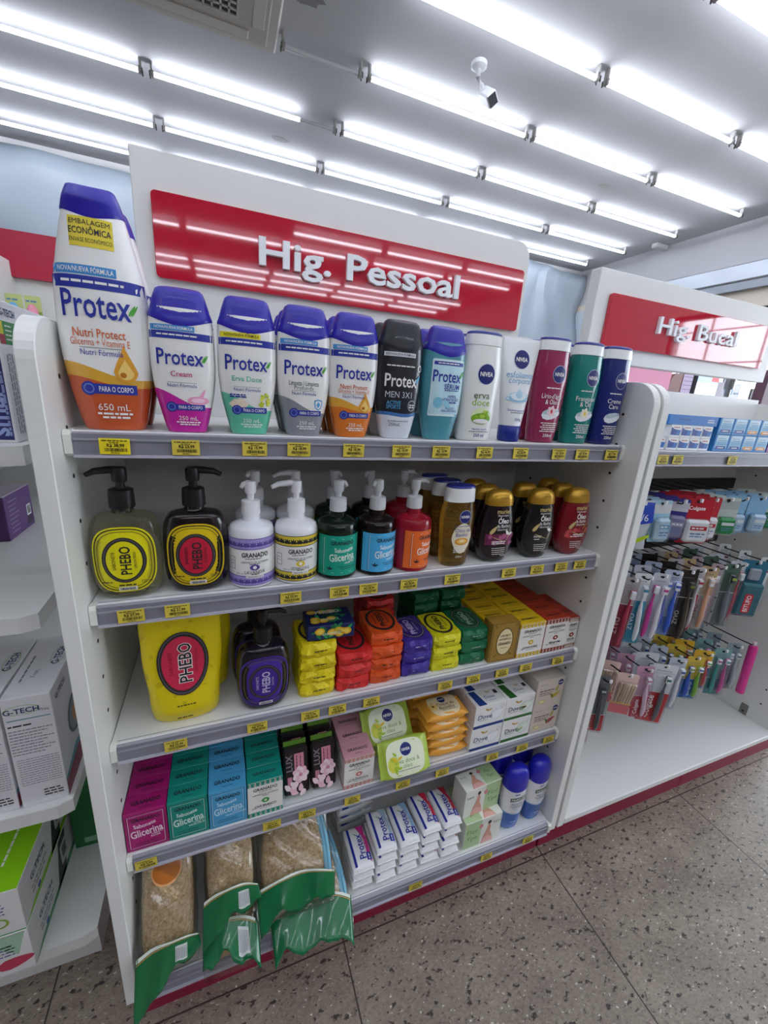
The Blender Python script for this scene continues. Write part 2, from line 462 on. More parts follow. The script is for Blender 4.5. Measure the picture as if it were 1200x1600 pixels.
# air conditioner cassette
ac = thing('air_conditioner', 'pale ceiling cassette air conditioner with a dark grille', 'air conditioner', (.105, 1.97, 3.16))
PAN = M('#c3bdb4', .45)
b = MB(); b.box(-.455, .455, -.46, .46, -.035, 0, PAN, .012); b.box(-.40, .40, -.40, .40, -.05, -.034, M('#bab3a9', .45), .012); b.build('panel', ac)
b = MB()
for s in (-1, 1):
    b.box(-.30, .30, s*.345-.03, s*.345+.03, -.056, -.049, M('#c9c4bb', .4), .006)
    b.box(s*.345-.03, s*.345+.03, -.28, .28, -.056, -.049, M('#c9c4bb', .4), .006)
b.build('air_flap', ac)
b = MB(); b.box(-.24, .24, -.24, .24, -.058, -.05, M('#4a4744', .6))
for k in range(13): q = -.24+.04*k; b.box(q-.005, q+.005, -.24, .24, -.064, -.058, PAN); b.box(-.24, .24, q-.005, q+.005, -.064, -.058, PAN)
b.build('grille', ac, smooth=False)
# security camera
sc = thing('security_camera', 'small white security camera hanging from the ceiling', 'camera', (1.65, 1.98, 3.16))
b = MB(); b.lathe([(.045, 0), (.045, -.02), (.03, -.03)], M('#d6d8da', .4), 20); b.build('mount', sc)
b = MB(); b.tube([(0, 0, -.02), (0, 0, -.07), (.02, -.02, -.11), (.03, -.035, -.14)], .014, M('#c5c7ca', .4), 10); b.build('arm', sc)
X = Matrix.Translation((.055, -.05, -.17)) @ Euler((.75, .55, .5)).to_matrix().to_4x4()
b = MB(); b.box(-.035, .035, -.06, .06, -.03, .03, M('#dfe3e6', .35), .008, X); b.build('housing', sc)
b = MB(); b.box(-.028, .028, -.063, -.059, -.024, .024, M('#3a3d42', .2), .003, X); b.build('lens', sc)
def detector(root):
    b = MB(); b.lathe([(.05, 0), (.05, -.015), (.038, -.035), (.02, -.04)], M('#c6c6c8', .5), 20); b.build('base', root)
put('det', 'smoke_detector', detector, 'round smoke detector on the ceiling above the second lamp row from the back', 'detector', (3.66, 3.60, 3.16))
b = MB(); b.box(4.86, 5.04, 3.2, 3.28, 3.11, 3.159, M('#cfcfcf', .5), .008); setp(b.build('ceiling_vent'), 'small white vent on the ceiling by the right beam', 'lamp')  # small ceiling vent as a plain box, gives no light
for i, (x, y, s, lab) in enumerate(((.707, 3.335, .05, 'grey patched ceiling stain near the left'), (3.36, 2.62, .05, 'faint chipped ceiling stain near the right'), (.66, 2.02, .07, 'dark ceiling smudge beside the air conditioner'))):
    rr = random.Random(i); b = MB(); o = [(x+s*(1+.5*rr.random())*math.cos(a), y+.55*s*(1+.6*rr.random())*math.sin(a)) for a in [2*PI*k/14 for k in range(14)]]
    b.prism(o, 'z', 3.158, 3.1605, M(('#a09f9f', '#b3b0ad', '#8b8a8a')[i], .8)); setp(b.build('ceiling_stain', smooth=False), lab, 'stain')

# ================================================================== DISPLAY UNITS
BOARD = M('#e3e4e1', .35); EDGE = M('#e9eae6', .35); RAILM = M('#84848f', .35, coat=.2); RAILT = M('#9c9ca6', .3); CAPW = M('#e8ebe2', .4)
REDB = M('#8d1239', .4); SIGN = M('#c40f31', .04, coat=1.0, spec=.6); HOLE = M('#2b2b2b', .8)
S1, S2, S3, S4, S5 = 1.2272, .9752, .720, .4696, .1855
def side_panel(parent, x0, x1, y1=.36, holes=0):
    o = [(-.043, .157)]
    r = .05
    for i in range(9): a = PI-i*PI/16; o.append((-.043+r+r*math.cos(a), 1.359-r+r*math.sin(a)))
    o += [(y1, 1.359), (y1, .157)]
    b = MB(); b.prism(o, 'x', x0, x1, EDGE); p = b.build('side_panel', parent, smooth=False)
    bv = p.modifiers.new('b', 'BEVEL'); bv.width = .0012; bv.segments = 1; bv.limit_method = 'ANGLE'
    if holes:
        b = MB(); xx = x1 if holes > 0 else x0
        for yy in (.022, .27):
            z = .26
            while z < 1.33:
                b.tube([(xx-.0004*holes, yy, z), (xx+.0006*holes, yy, z)], .0032, HOLE, 8); z += .0645
        b.build('peg_holes', p, smooth=False)
    return p
def rail(parent, x0, x1, y, z, h=.034):
    b = MB(); b.box(x0+.010, x1-.010, y, y+.006, z-h, z-.004, RAILM)
    b.box(x0+.010, x1-.010, y-.002, y+.001, z-.0125, z-.010, RAILT); b.box(x0+.010, x1-.010, y-.004, y+.001, z-h-.001, z-h+.0025, M('#b9b6c2', .3))
    b.prism([(y+.0005, z-.004), (y+.012, z), (y+.012, z-.004)], 'x', x0+.010, x1-.010, RAILT)
    r_ = b.build('price_rail', parent, smooth=False)
    for s in (0, 1):
        xa = x0+.0005 if s == 0 else x1-.0095
        b = MB(); b.prism([(y-.003, z-.006), (y+.001, z), (y+.013, z), (y+.013, z-h), (y+.004, z-h), (y-.002, z-h+.004)], 'x', xa, xa+.009, CAPW); b.build('end_cap', r_, smooth=False)
    return r_
ua = thing('display_shelving', 'white gondola shelving unit of five shelves under the wide red personal hygiene sign', 'shelving', (0, 0, 0))
side_panel(ua, -.0205, -.0003, holes=1); side_panel(ua, 1.0003, 1.0200, holes=-1)
b = MB(); b.box(0, 1.0, .335, .347, .157, 1.47, BOARD); b.build('back_panel', ua, smooth=False)
for z in (S1, S2, S3, S4):
    b = MB(); b.box(.001, .999, .006, .3345, z-.022, z-.0005, BOARD, .001); s_ = b.build('shelf', ua, smooth=False); rail(s_, 0, 1, 0, z)
b = MB(); b.box(.001, .999, -.035, .3345, S5-.025, S5-.0005, BOARD, .001); s_ = b.build('base_shelf', ua, smooth=False); rail(s_, 0, 1, -.043, S5)
b = MB(); b.box(-.0205, 1.033, .014, .03, 0, .156, REDB); b.box(-.0205, -.004, .03, .34, 0, .156, REDB); b.build('plinth', ua, smooth=False)
def header(parent, x0, x1, sx0, sx1, z0, z1, sz0, sz1, txt, tx0, tx1, tz, th, bold=.02):
    o = []; r = .035
    for cx, cy, a0 in ((x1-r, z1-r, 0), (x0+.004, z1-.004, 1)):
        rr = r if a0 == 0 else .004
        for i in range(7): a = (a0+i/6)*PI/2; o.append((cx+rr*math.cos(a), cy+rr*math.sin(a)))
    o += [(x0, z0), (x1, z0)]
    b = MB(); b.prism(o, 'y', .336, .372, EDGE); h = b.build('header_panel', parent, smooth=False)
    bv = h.modifiers.new('b', 'BEVEL'); bv.width = .0015; bv.segments = 1; bv.limit_method = 'ANGLE'
    o = []; r = .008
    for cx, cy, a0 in ((sx1-r, sz1-r, 0), (sx0+r, sz1-r, 1), (sx0+r, sz0+r, 2), (sx1-r, sz0+r, 3)):
        for i in range(5): a = (a0+i/4)*PI/2; o.append((cx+r*math.cos(a), cy+r*math.sin(a)))
    b = MB(); b.prism(o, 'y', .326, .3355, SIGN); sg = b.build('sign_board', h, smooth=False)
    bv = sg.modifiers.new('b', 'BEVEL'); bv.width = .001; bv.segments = 1; bv.limit_method = 'ANGLE'
    V, F, tw = text_geo(txt, bold)
    # raised block letters
    n = len(V); w = (tx1-tx0)/tw
    P0 = [((tx0+tx1)/2+x*w, .3165, tz+y*th) for x, y in V]; P1 = [((tx0+tx1)/2+x*w, .3258, tz+y*th) for x, y in V]
    xs = sorted(set(round(p[0], 4) for p in V)); gap = max(range(len(xs)-1), key=lambda i: xs[i+1]-xs[i]); cut = (xs[gap]+xs[gap+1])/2
    for side in (0, 1):                                             # one part per word
        FF = [f for f in F if (V[f[0]][0] > cut) == bool(side)]
        ed = {}
        for f in FF:
            for i in range(len(f)): e = (f[i], f[(i+1) % len(f)]); ed[tuple(sorted(e))] = None if tuple(sorted(e)) in ed else e
        use = sorted(set(i for f in FF for i in f)); ix = {v: i for i, v in enumerate(use)}; k = len(use)
        b = MB(); b.add([P0[v] for v in use]+[P1[v] for v in use], [tuple(ix[v] for v in f)[::-1] for f in FF]+[(ix[e[0]], ix[e[1]], ix[e[1]]+k, ix[e[0]]+k) for e in ed.values() if e], M('#f6f9fa', .3))
        b.build('sign_lettering', h, smooth=False, fix=False)
    return h
header(ua, .056, .937, .0865, .9205, 1.44, 1.687, 1.4805, 1.6225, 'Hig. Pessoal', .272, .732, 1.531, .048)
ub = thing('display_shelving', 'white shelving unit with peg hooks under the wide red oral hygiene sign', 'shelving', (0, 0, 0))
BX0, BX1 = 1.050, 2.072; SB = 1.2185
side_panel(ub, 1.0285, 1.0497); side_panel(ub, BX1+.0003, BX1+.0205, holes=-1)
b = MB(); b.box(BX0, BX1, .335, .347, .157, 1.372, BOARD); b.build('back_panel', ub, smooth=False)
b = MB(); b.box(BX0+.001, BX1-.001, .006, .3345, SB-.022, SB-.0005, BOARD, .001); s_ = b.build('shelf', ub, smooth=False); rail(s_, BX0, BX1, 0, SB)
b = MB(); b.box(BX0+.001, BX1-.001, -.043, .3345, .160, .1805, BOARD, .002); b.build('base_shelf', ub, smooth=False)
b = MB(); b.box(1.0405, 1.688, .014, .03, 0, .159, REDB); b.box(1.6905, 2.3, .014, .03, 0, .159, REDB); b.build('plinth', ub, smooth=False)
header(ub, 1.182, 2.063, 1.228, 2.0, 1.435, 1.676, 1.478, 1.617, 'Hig. Bucal', 1.432, 1.815, 1.533, .046, .011)
for x in (1.27, 1.905):
    b = MB(); b.lathe([(.009, 1.36), (.009, 1.40), (.016, 1.40), (.016, 1.45)], M('#c8cacd', .2, metal=.9), 14, (x, .353)); b.build('header_post', ub)
b = MB(); b.box(BX1-.004, BX1-.0002, .05, .075, .181, .225, M('#8b8b86', .35, metal=.7), .0015); b.tube([(BX1-.006, .0625, .195), (BX1-.004, .0625, .195)], .004, HOLE, 10); b.build('shelf_bracket', ub)
PEG = M('#26262a', .35, metal=.4); TIP = M('#e8e8e8', .4)
HOOKS = {'t1': (1.071, .07, [1.095, 1.185, 1.262, 1.341, 1.407, 1.474, 1.544, 1.615, 1.70, 1.79]),
         't2': (.851, .07, [1.10, 1.165, 1.23, 1.29, 1.35, 1.414, 1.466, 1.519, 1.566, 1.619, 1.674, 1.725, 1.80, 1.88]),
         't3': (.521, .07, [1.15, 1.235, 1.322, 1.41, 1.486, 1.566, 1.638, 1.705, 1.786, 1.87, 1.95])}
for k, (z, yt, xs) in HOOKS.items():
    zb = z-.004
    b = MB(); b.box(BX0+.02, BX1-.02, .318, .334, zb-.03, zb+.012, PEG, .002); pb = b.build('peg_bar', ub, smooth=False)
    for x in xs:
        b = MB(); b.tube([(x, .32, zb), (x, .09, zb), (x, .06, zb+.002), (x, .052, zb+.010)], .0022, PEG, 6); b.box(x-.004, x+.004, .048, .054, zb+.006, zb+.016, TIP, .001)
        b.build('hook', pb)
# left neighbour unit
uc = thing('display_shelving', 'white shelving unit at the left edge holding medical device boxes', 'shelving', (0, 0, 0))
CZ = [1.192, .927, .540, .186]
for i, z in enumerate(CZ):
    xr = -.086 if i else -.068
    o = [(-1.2, .082), (xr-.03, .082), (xr-.008, .092), (xr-.012, .86), (-1.2, .86)]
    b = MB(); b.prism(o, 'z', z-.028, z, BOARD); p = b.build('shelf' if i < 3 else 'base_shelf', uc, smooth=False)
b = MB(); b.box(-1.2, -.10, .8605, .875, 0, 1.36, BOARD); b.build('back_panel', uc, smooth=False)
b = MB(); b.box(-1.2, -.12, .16, .86, 0, .157, BOARD); b.build('plinth', uc, smooth=False)

# ================================================================== TOP SHELF
INK = M('#23339a', .4); SKYB = M('#3f8fd0', .4); GRN = M('#4fa83a', .4); GREYI = M('#7b7f86', .4); DKI = M('#26262a', .4)
def wash(h, w, d, wb, base, zones, draw, cap=CAPB, capz=.735, trans=0, captop=.66, prof=None):
    """shower gel with tapering foot and a hooded flat cap"""
    def f(root):
        pf = prof or [(0, .61), (.016, .645), (.127, .77), (.30, .93), (.50, 1.0), (.62, 1.0), (.80, .965), (.86, .90)]
        P = Prof([(h*z, w*k, d*(.35+.65*k), 2.5) for z, k in pf])
        P.body(zone(base, zones, .28, .5, trans)).build('body', root)
        wc = P.at(h*capz)[0]
        Q = Prof([(h*(capz-.08), P.at(h*(capz-.08))[0], P.at(h*(capz-.08))[1]*1.02, 2.5), (h*capz, wc, d*(.35+.65*wc/w)*1.02, 2.5), (h*(.55*capz+.45), wc+(w*captop-wc)*.36, d*.86, 2.7), (h*.986, w*captop+.0012, d*.66, 3.0), (h*.994, w*captop, d*.62, 3.0), (h, w*captop-.003, d*.52, 3.0)])
        b = MB(); rings = []
        zs = [h*capz+(h-h*capz)*i/14 for i in range(15)]
        for i, z in enumerate(zs):
            k = max(0, 1-i/4)
            rings.append(Q.ring(z, 40, .0006*(1 if i else 0), zf=lambda c, q: k*(h*(1-capz))*(.10*abs(c)**1.6-.16*(1-abs(c)))+.0035*q*(i/14)**2))
        b.loft(rings, cap, True, True)
        c = b.build('cap', root)
        pass
        D = Draw(lambda u, v, o: P.front(u, v, o+.0001)); draw(D, h, w); D.build('label', root, smooth=False, fix=False)
    return f
def wash_face(sub, subc, accent, banner=SKYB, ink=INK, bottom=None, extra=None, size='250 mL', bann=True, econ=False, main=WHT, name='Protex', dz=0):
    def draw(D, h, w):
        if bann:
            D.rect(-w*.90, w*.42, h*(.708+dz), h*(.745+dz), banner, 1, 14); D.text('NOVA/NUEVA FÓRMULA', -w*.2, h*(.727+dz), h*.019, main if banner != YEL else DKI, 3, bold=.01, fit=w*1.14)
            D.rect(-w*.95, w*.95, h*(.655+dz), h*(.704+dz), ink, 1, 20); D.words(-w*.72, w*.55, h*(.681+dz), h*.010, main, 3, 5)
        D.text(name, -w*.06, h*.535, h*.105, ink if ink != WHT else main, 3, bold=.012, fit=w*1.42)
        for k in (0, 1): D.grow(w*(.60+.05*k), h*.505, leaf(w*.30, h*.010, 1.05), GRN, 4+k)
        D.text(sub[0], -w*.06, h*.420, h*.036, subc, 3, bold=.01, fit=w*1.1)
        if len(sub) > 1: D.text(sub[1], -w*.06, h*.383, h*.030, subc, 3, fit=w*1.25)
        D.rect(-w*.5, w*.4, h*.358, h*.3605, GREYI, 2, 6); D.text('Nutri Fórmula', -w*.05, h*.340, h*.024, ink, 3, fit=w*.9)
        if bottom:
            D.ell(-w*.42, h*.185, w*.17, w*.17, M('#2c3aa0', .4), 2); D.ell(-w*.42, h*.185, w*.12, w*.12, M('#6f86cf', .4), 3, hole=.75)
            D.rect(-w*.34, w*.62, h*.163, h*.207, M('#2c3aa0', .4), 2, 8); D.text('PARA O CORPO', w*.17, h*.185, h*.023, WHT, 4, bold=.01, fit=w*.74)
        D.text(size, w*.08, h*.105, h*.03, WHT, 3, fit=w*.7)
        D.words(-w*.3, w*.5, h*.075, h*.009, WHT, 3, 8); D.words(-w*.2, w*.4, h*.058, h*.009, WHT, 3, 9)
        if econ:
            D.rect(-w*.46, w*.42, h*.755, h*.868, M('#e6d23a', .4), 1, 10, 6)
            D.text('EMBALAGEM', -w*.03, h*.848, h*.019, DKI, 3, fit=w*.8); D.text('ECONÔMICA', -w*.03, h*.815, h*.024, DKI, 3, bold=.015, fit=w*.84); D.text('ENVASE ECONÓMICO', -w*.03, h*.780, h*.016, DKI, 3, fit=w*.84)
        if extra: extra(D, h, w)
    return draw
def x_oil(D, h, w):
    D.grow(w*.42, h*.265, drop(w*.26, h*.115), M('#e0a23c', .15), 2); D.grow(w*.42, h*.26, drop(w*.17, h*.06), M('#f3cf78', .15), 3); D.ell(w*.36, h*.25, w*.07, h*.012, M('#b9701f', .2), 4)
def x_cream(D, h, w):
    PK = M('#f2a8cb', .3); D.ell(w*.42, h*.235, w*.34, h*.03, PK, 2); D.ell(w*.42, h*.237, w*.22, h*.016, M('#fbd6e7', .3), 3); D.grow(w*.5, h*.25, leaf(w*.35, h*.02, 1.1), PK, 4)
def x_fennel(D, h, w):
    Y2 = M('#b8c92c', .4); rr = random.Random(4)
    for k in range(11): D.grow(w*(.30+.42*rr.random()), h*(.21+.10*rr.random()), leaf(w*.20, h*.022, rr.random()*3), Y2 if k % 3 else M('#dfe04a', .4), 2+k % 4)
    D.grow(-w*.35, h*.23, [(w*.34*math.cos(a*PI/3), h*.042*math.sin(a*PI/3)) for a in range(6)], M('#e9d9c4', .4), 2)
    D.words(-w*.65, -w*.1, h*.30, h*.010, INK, 3, 4); D.words(-w*.65, -w*.1, h*.285, h*.010, INK, 3, 5)
def x_shield(D, h, w):
    S_ = [(0, -1), (.6, -.6), (.8, 0), (.8, .8), (0, 1), (-.8, .8), (-.8, 0), (-.6, -.6)]
    D.blob([(w*.5+a*w*.2, h*.255+b*h*.045) for a, b in S_], M('#5aa5d8', .3), 2); D.blob([(w*.5+a*w*.15, h*.255+b*h*.034) for a, b in S_], WHT, 3); D.rect(w*.46, w*.54, h*.235, h*.275, M('#5aa5d8', .3), 4); D.rect(w*.42, w*.58, h*.249, h*.261, M('#5aa5d8', .3), 4)
def men_face(D, h, w):
    D.rect(-w*.82, w*.5, h*.70, h*.735, M('#dfe3ea', .4), 1, 12); D.text('NOVA/NUEVA FÓRMULA', -w*.16, h*.718, h*.019, DKI, 3, bold=.01, fit=w*1.2)
    D.words(-w*.7, w*.5, h*.625, h*.010, WHT, 3, 5); D.ell(w*.75, h*.615, w*.1, h*.03, WHT, 2, hole=.7)
    D.text('Protex', -w*.04, h*.505, h*.105, WHT, 3, bold=.012, fit=w*1.42)
    for k in (0, 1): D.grow(w*.60, h*(.486+.01*k), leaf(w*.34, h*.018, 1.0), M('#5bb3e0', .4), 4+k)
    D.text('MEN 3X1', -w*.12, h*.385, h*.052, M('#cfd4dc', .4), 3, fit=w*1.15)
    D.text('ACTIVE', -w*.32, h*.315, h*.032, M('#58a9d8', .4), 3, bold=.01, fit=w*.6); D.text('SPORTS', -w*.32, h*.278, h*.032, M('#58a9d8', .4), 3, bold=.01, fit=w*.6)
    D.ell(w*.5, h*.295, w*.19, h*.048, M('#9aa0aa', .4), 2, hole=.8); D.words(w*.38, w*.62, h*.3, h*.012, WHT, 3, 3); D.words(w*.38, w*.62, h*.28, h*.012, WHT, 3, 4)
    D.text('250mL', -w*.2, h*.125, h*.028, DKI, 3, fit=w*.5); D.words(-w*.5, w*.4, h*.155, h*.008, GREYI, 3, 7)
def serum_face(D, h, w):
    D.rrect(-w*.72, w*.80, h*.22, h*.72, w*.06, M('#d8eef4', .4), 1); D.rrect(-w*.66, w*.74, h*.24, h*.70, w*.04, M('#bfe3ee', .4), 2)
    D.rect(-w*.66, w*.74, h*.67, h*.70, INK, 3, 8); D.words(-w*.5, w*.5, h*.685, h*.009, WHT, 4, 5)
    D.text('Protex', 0, h*.575, h*.10, INK, 4, bold=.012, fit=w*1.34)
    for k in (0, 1): D.grow(w*.60, h*(.56+.01*k), leaf(w*.32, h*.018, 1.0), GRN, 5+k)
    D.text('SÉRUM', w*.25, h*.485, h*.045, INK, 4, bold=.01, fit=w*.75); D.words(-w*.1, w*.6, h*.452, h*.009, INK, 4, 4)
    D.text('HIPER', w*.3, h*.40, h*.024, INK, 4); D.text('HIDRATAÇÃO', w*.25, h*.37, h*.026, INK, 4, bold=.01, fit=w*.85); D.words(0, w*.6, h*.345, h*.01, INK, 4, 5)
    D.ell(-w*.35, h*.34, w*.2, h*.05, M('#7fc4dd', .2), 4); D.grow(-w*.1, h*.36, leaf(w*.5, h*.05, -.7), M('#9bd3e6', .2), 5)
    D.text('ÁCIDO', w*.25, h*.295, h*.02, INK, 4); D.text('HIALURÔNICO', w*.25, h*.27, h*.02, INK, 4, fit=w*.8)
def badge(D, cu, cv, r):
    D.ell(cu, cv, r*1.06, r*1.06, M('#c9d0e4', .4), 1); D.ell(cu, cv, r, r, M('#17226f', .35), 2); D.text('NIVEA', cu, cv, r*.42, WHT, 3, bold=.025, fit=r*1.55)
def oval(h, w, d, wb, body, capm, lid, draw, capz=.87, wt=.93):
    """oval shower bottle with a straight shoulder and flip lid"""
    def f(root):
        P = Prof([(0, wb*.9, d*.8, 2.3), (.004, wb, d*.9, 2.3), (h*.25, wb+(w-wb)*.5, d, 2.3), (h*.6, w, d, 2.3), (h*capz, w*wt, d*.93, 2.3)])
        P.body(body).build('body', root)
        Q = Prof([(h*(capz+.003), w*wt+.0006, d*.93+.0006, 2.3), (h*.94, w*wt*.97, d*.91, 2.3), (h*.965, w*wt*.95, d*.89, 2.3)])
        c = Q.body(capm, steps=6).build('cap', root)
        Q2 = Prof([(h*.966, w*wt*.955, d*.9, 2.3), (h*.985, w*wt*.93, d*.86, 2.3), (h*.995, w*wt*.80, d*.72, 2.3), (h, w*wt*.5, d*.45, 2.2)])
        Q2.body(lid, steps=8).build('lid', c)
        D = Draw(lambda u, v, o: P.front(u, v, o+.0001)); draw(D, h, w); D.build('label', root, smooth=False, fix=False)
    return f
def f_erva(D, h, w):
    badge(D, 0, h*.62, w*.42); D.text('erva', -w*.1, h*.43, h*.062, M('#4d6a3a', .4), 3, w=1.1); D.text('doce', -w*.1, h*.365, h*.062, M('#8fbf2e', .4), 3, w=1.1)
    D.ell(0, h*.235, w*.52, h*.08, M('#d9ecb8', .4), 1); D.ell(0, h*.215, w*.5, h*.05, M('#7fb522', .4), 2); rr = random.Random(2)
    for k in range(12): D.ell(w*(.6*rr.random()-.3), h*(.22+.06*rr.random()), w*.08, h*.014, M('#b9d24a' if k % 2 else '#8db82a', .4), 3+k % 4, 10)
    D.ell(0, h*.19, w*.4, h*.022, WHT, 7); D.text('Sabonete Líquido', 0, h*.115, h*.017, INK, 3, fit=w*1.0); D.words(-w*.5, w*.5, h*.09, h*.008, GREYI, 3, 4); D.text('250 ml', 0, h*.055, h*.03, INK, 3, bold=.01)
def f_line(l1, l2, petal, core):
    def g(D, h, w):
        badge(D, w*.12, h*.66, w*.40); D.words(-w*.5, w*.4, h*.53, h*.010, WHT, 3, 6)
        D.text(l1, -w*.08, h*.455, h*.045, WHT, 3, fit=w*1.2); D.text(l2, -w*.08, h*.40, h*.045, WHT, 3, fit=w*.75)
        D.grow(-w*.55, h*.27, leaf(w*1.2, h*.10, .12), M('#e8eef2', .35), 2)
        D.grow(-w*.5, h*.295, leaf(w*1.05, h*.05, .16), M('#b9ccd8', .35), 3)
        if petal:
            for k in range(6): D.grow(-w*.02, h*.31, leaf(w*.30, h*.045, k*PI/3+.3), petal, 4)
            D.ell(-w*.02, h*.31, w*.07, h*.02, core, 5)
        for k, q in enumerate((.195, .175, .155, .135, .115)): D.words(-w*.5+.1*w*(k % 2), w*.5, h*q, h*.009, WHT, 3, 11+k)
        D.text('250ml', 0, h*.075, h*.03, WHT, 3, bold=.01)
    return g
def esfoliante(root):
    h, w = .188, .039
    b = MB(); b.lathe([(.019, 0), (.021, .003), (.0215, .028), (.020, .030)], M('#1f2f8e', .3), 28); c = b.build('cap', root)
    rings = []
    for i in range(15):
        t = i/14; z = .030+(h-.030)*t; rw = .021+(.041-.021)*min(1, t*1.1); rd = .0195*(1-t)**.75+.0012
        e = 2+t*2; o = []
        for j in range(36):
            a = 2*PI*j/36; ca, sa = math.cos(a), math.sin(a); o.append((rw*math.copysign(abs(ca)**(2/e), ca), rd*math.copysign(abs(sa)**(2/e), sa), z))
        rings.append(o)
    b = MB(); b.loft(rings, M('#eef2f3', .3, coat=.3)); b.build('body', root)
    def P(u, v, o):
        t = max(0, min(1, (v-.030)/(h-.030))); rw = .021+(.041-.021)*min(1, t*1.1); rd = .0195*(1-t)**.75+.0012; e = 2+t*2; k = min(abs(u)/rw, .985)
        return (u, -rd*(1-k**e)**(1/e)-o-.0002, v)
    D = Draw(P); badge(D, 0, h*.80, w*.42); OB = M('#7fb4dc', .4)
    D.text('esfoliante', 0, h*.655, h*.058, OB, 3, fit=w*1.55); D.text('corporal', 0, h*.60, h*.055, OB, 3, fit=w*1.25)
    D.ell(0, h*.44, w*.62, h*.055, M('#cfe6f4', .35), 1); D.ell(0, h*.425, w*.66, h*.03, M('#9ccbe8', .35), 2); D.ell(0, h*.45, w*.44, h*.04, M('#e6f3fa', .35), 3); D.grow(0, h*.47, drop(w*.2, h*.05), M('#b4d9ee', .35), 4)
    D.text('Esfoliante para banho', 0, h*.315, h*.019, INK, 3, fit=w*1.0); D.words(-w*.35, w*.35, h*.29, h*.008, GREYI, 3, 4); D.text('204g', w*.05, h*.225, h*.026, INK, 3)
    D.build('label', root, smooth=False, fix=False)
T2 = '#8b8f98'
WASH = {
 'amber': ('#f0f0ee', [(-1, 0, 0, 0, 0, '#c8562a'), (.262*.285, -.05, .006, 55, .3, '#dda637'), (.31*.285, .05, .006, 55, .6, '#efefec')]),
}
def WZ(col, hh=.186, col2=None):
    z = [(-1, 0, 0, 0, 0, col)]
    if col2: z += [(.235*hh, -.03, .004, 70, .3, col2)]
    z += [((.24 if not col2 else .285)*hh, (.28 if not col2 else .12), .004, 70, .6, '#efefec')]
    return z
big = wash(.285, .0515, .030, .039, '#efefec', [(-1, 0, 0, 0, 0, '#c9592b'), (.215*.285, .04, .005, 45, .4, '#dfab3a'), (.262*.285, .10, .006, 45, .4, '#efefec')],
           wash_face(('Nutri Protect', 'Glicerina + Vitamina E'), M('#d0642f', .4), None, bottom=1, extra=x_oil, size='650 mL', econ=True, dz=-.06), capz=.885, captop=.46, prof=[(0, .67), (.008, .70), (.10, .82), (.217, .92), (.386, 1.0), (.50, 1.0), (.60, .975), (.746, .83), (.89, .645), (.93, .58)])
SH = .187
def std(col, sub, subc, extra, banner=SKYB, col2=None): return wash(SH, .0405, .0215, .031, '#efefec', WZ(col, SH, col2), wash_face(sub, subc, None, banner=banner, bottom=1, extra=extra), capz=.775)
K = {
 'cream': std('#c8249f', ('Cream',), M('#c43a7c', .4), x_cream),
 'fennel': std('#62c6a6', ('Erva Doce',), M('#5fbfa2', .4), x_fennel, banner=YEL),
 'clean': std('#8f939b', ('Limpeza / Limpieza', 'Profunda'), GREYI, x_shield),
 'oil': std('#e07a24', ('Nutri Protect', 'Glicerina + Vitamina E'), M('#d0642f', .4), x_oil, col2='#e9ac3c'),
 'men': wash(SH, .0405, .0215, .031, '#1d2029', [(-1, 0, 0, 0, 0, '#dbe2ec'), (.205*SH, -.12, .004, 60, .6, '#3f76b8'), (.235*SH, -.12, .004, 60, .6, '#1b1e27')], men_face, cap=M('#20232b', .35), capz=.775),
 'serum': wash(SH, .0405, .0215, .031, '#4aa9bd', [(-1, 0, 0, 0, 0, '#5cb4c6')], serum_face, capz=.775, trans=.35),
}
g1 = 'shower gels on the top shelf'
def row(key, build, name, x, labs, cat='bottle', y0=.030, dy=.048, z=S1, grp=g1, rz=0, jig=.0006, dx=0):
    for i, lb in enumerate(labs):
        put(key, name, build, lb, cat, (x+(R.uniform(-jig, jig) if i else 0)+dx*i, y0+dy*i, z+.0001), rz+(R.uniform(-.05, .05) if i else 0), grp)
put('big', 'shower_gel_bottle', big, 'tallest bottle, large white and orange economy shower gel at the left', 'bottle', (.0535, .040, S1), .02, g1)
put('big', 'shower_gel_bottle', big, 'second large orange economy shower gel, tucked behind the tallest bottle', 'bottle', (.0522, .112, S1), .0, g1)
def three(c): return ['%s on the top shelf, front bottle' % c, 'second %s, right behind the front one' % c, '%s at the rear of its file' % c]
row('cream', K['cream'], 'shower_gel_bottle', .1435, three('white and magenta shower gel'), dx=0)
row('fennel', K['fennel'], 'shower_gel_bottle', .2285, three('white and mint green shower gel'), dx=0)
row('clean', K['clean'], 'shower_gel_bottle', .3105, three('white and grey shower gel'), dx=0)
row('oil', K['oil'], 'shower_gel_bottle', .3895, three('small white and orange shower gel'), dx=0)
row('men', K['men'], 'shower_gel_bottle', .4695, three('black shower gel for men'), dx=0)
row('serum', K['serum'], 'shower_gel_bottle', .5525, three('clear blue serum shower gel'), dx=0)
LIDN = M('#25308c', .3, coat=.3); PEARL = M('#eef1f0', .25, coat=.4)
ev = oval(.189, .0405, .0225, .0345, M('#f0f3ef', .25, coat=.4), M('#f0f3ef', .25, coat=.4), LIDN, f_erva, wt=.88)
row('erva', ev, 'shower_gel_bottle', .6300, ['white shower gel with green fennel seeds picture, front bottle', 'white shower gel with blue lid behind the fennel one'], y0=.031, dx=.004)
put('esf', 'scrub_tube', esfoliante, 'white body scrub tube standing on its blue cap', 'tube', (.7140, .033, S1), -.02, g1)
OV = lambda col, l1, l2, pet, core, tr: oval(.197, .0385, .0215, .031, M(col, .12, trans=tr, coat=.5, ior=1.35), PEARL, LIDN, f_line(l1, l2, pet, core), wt=.9)
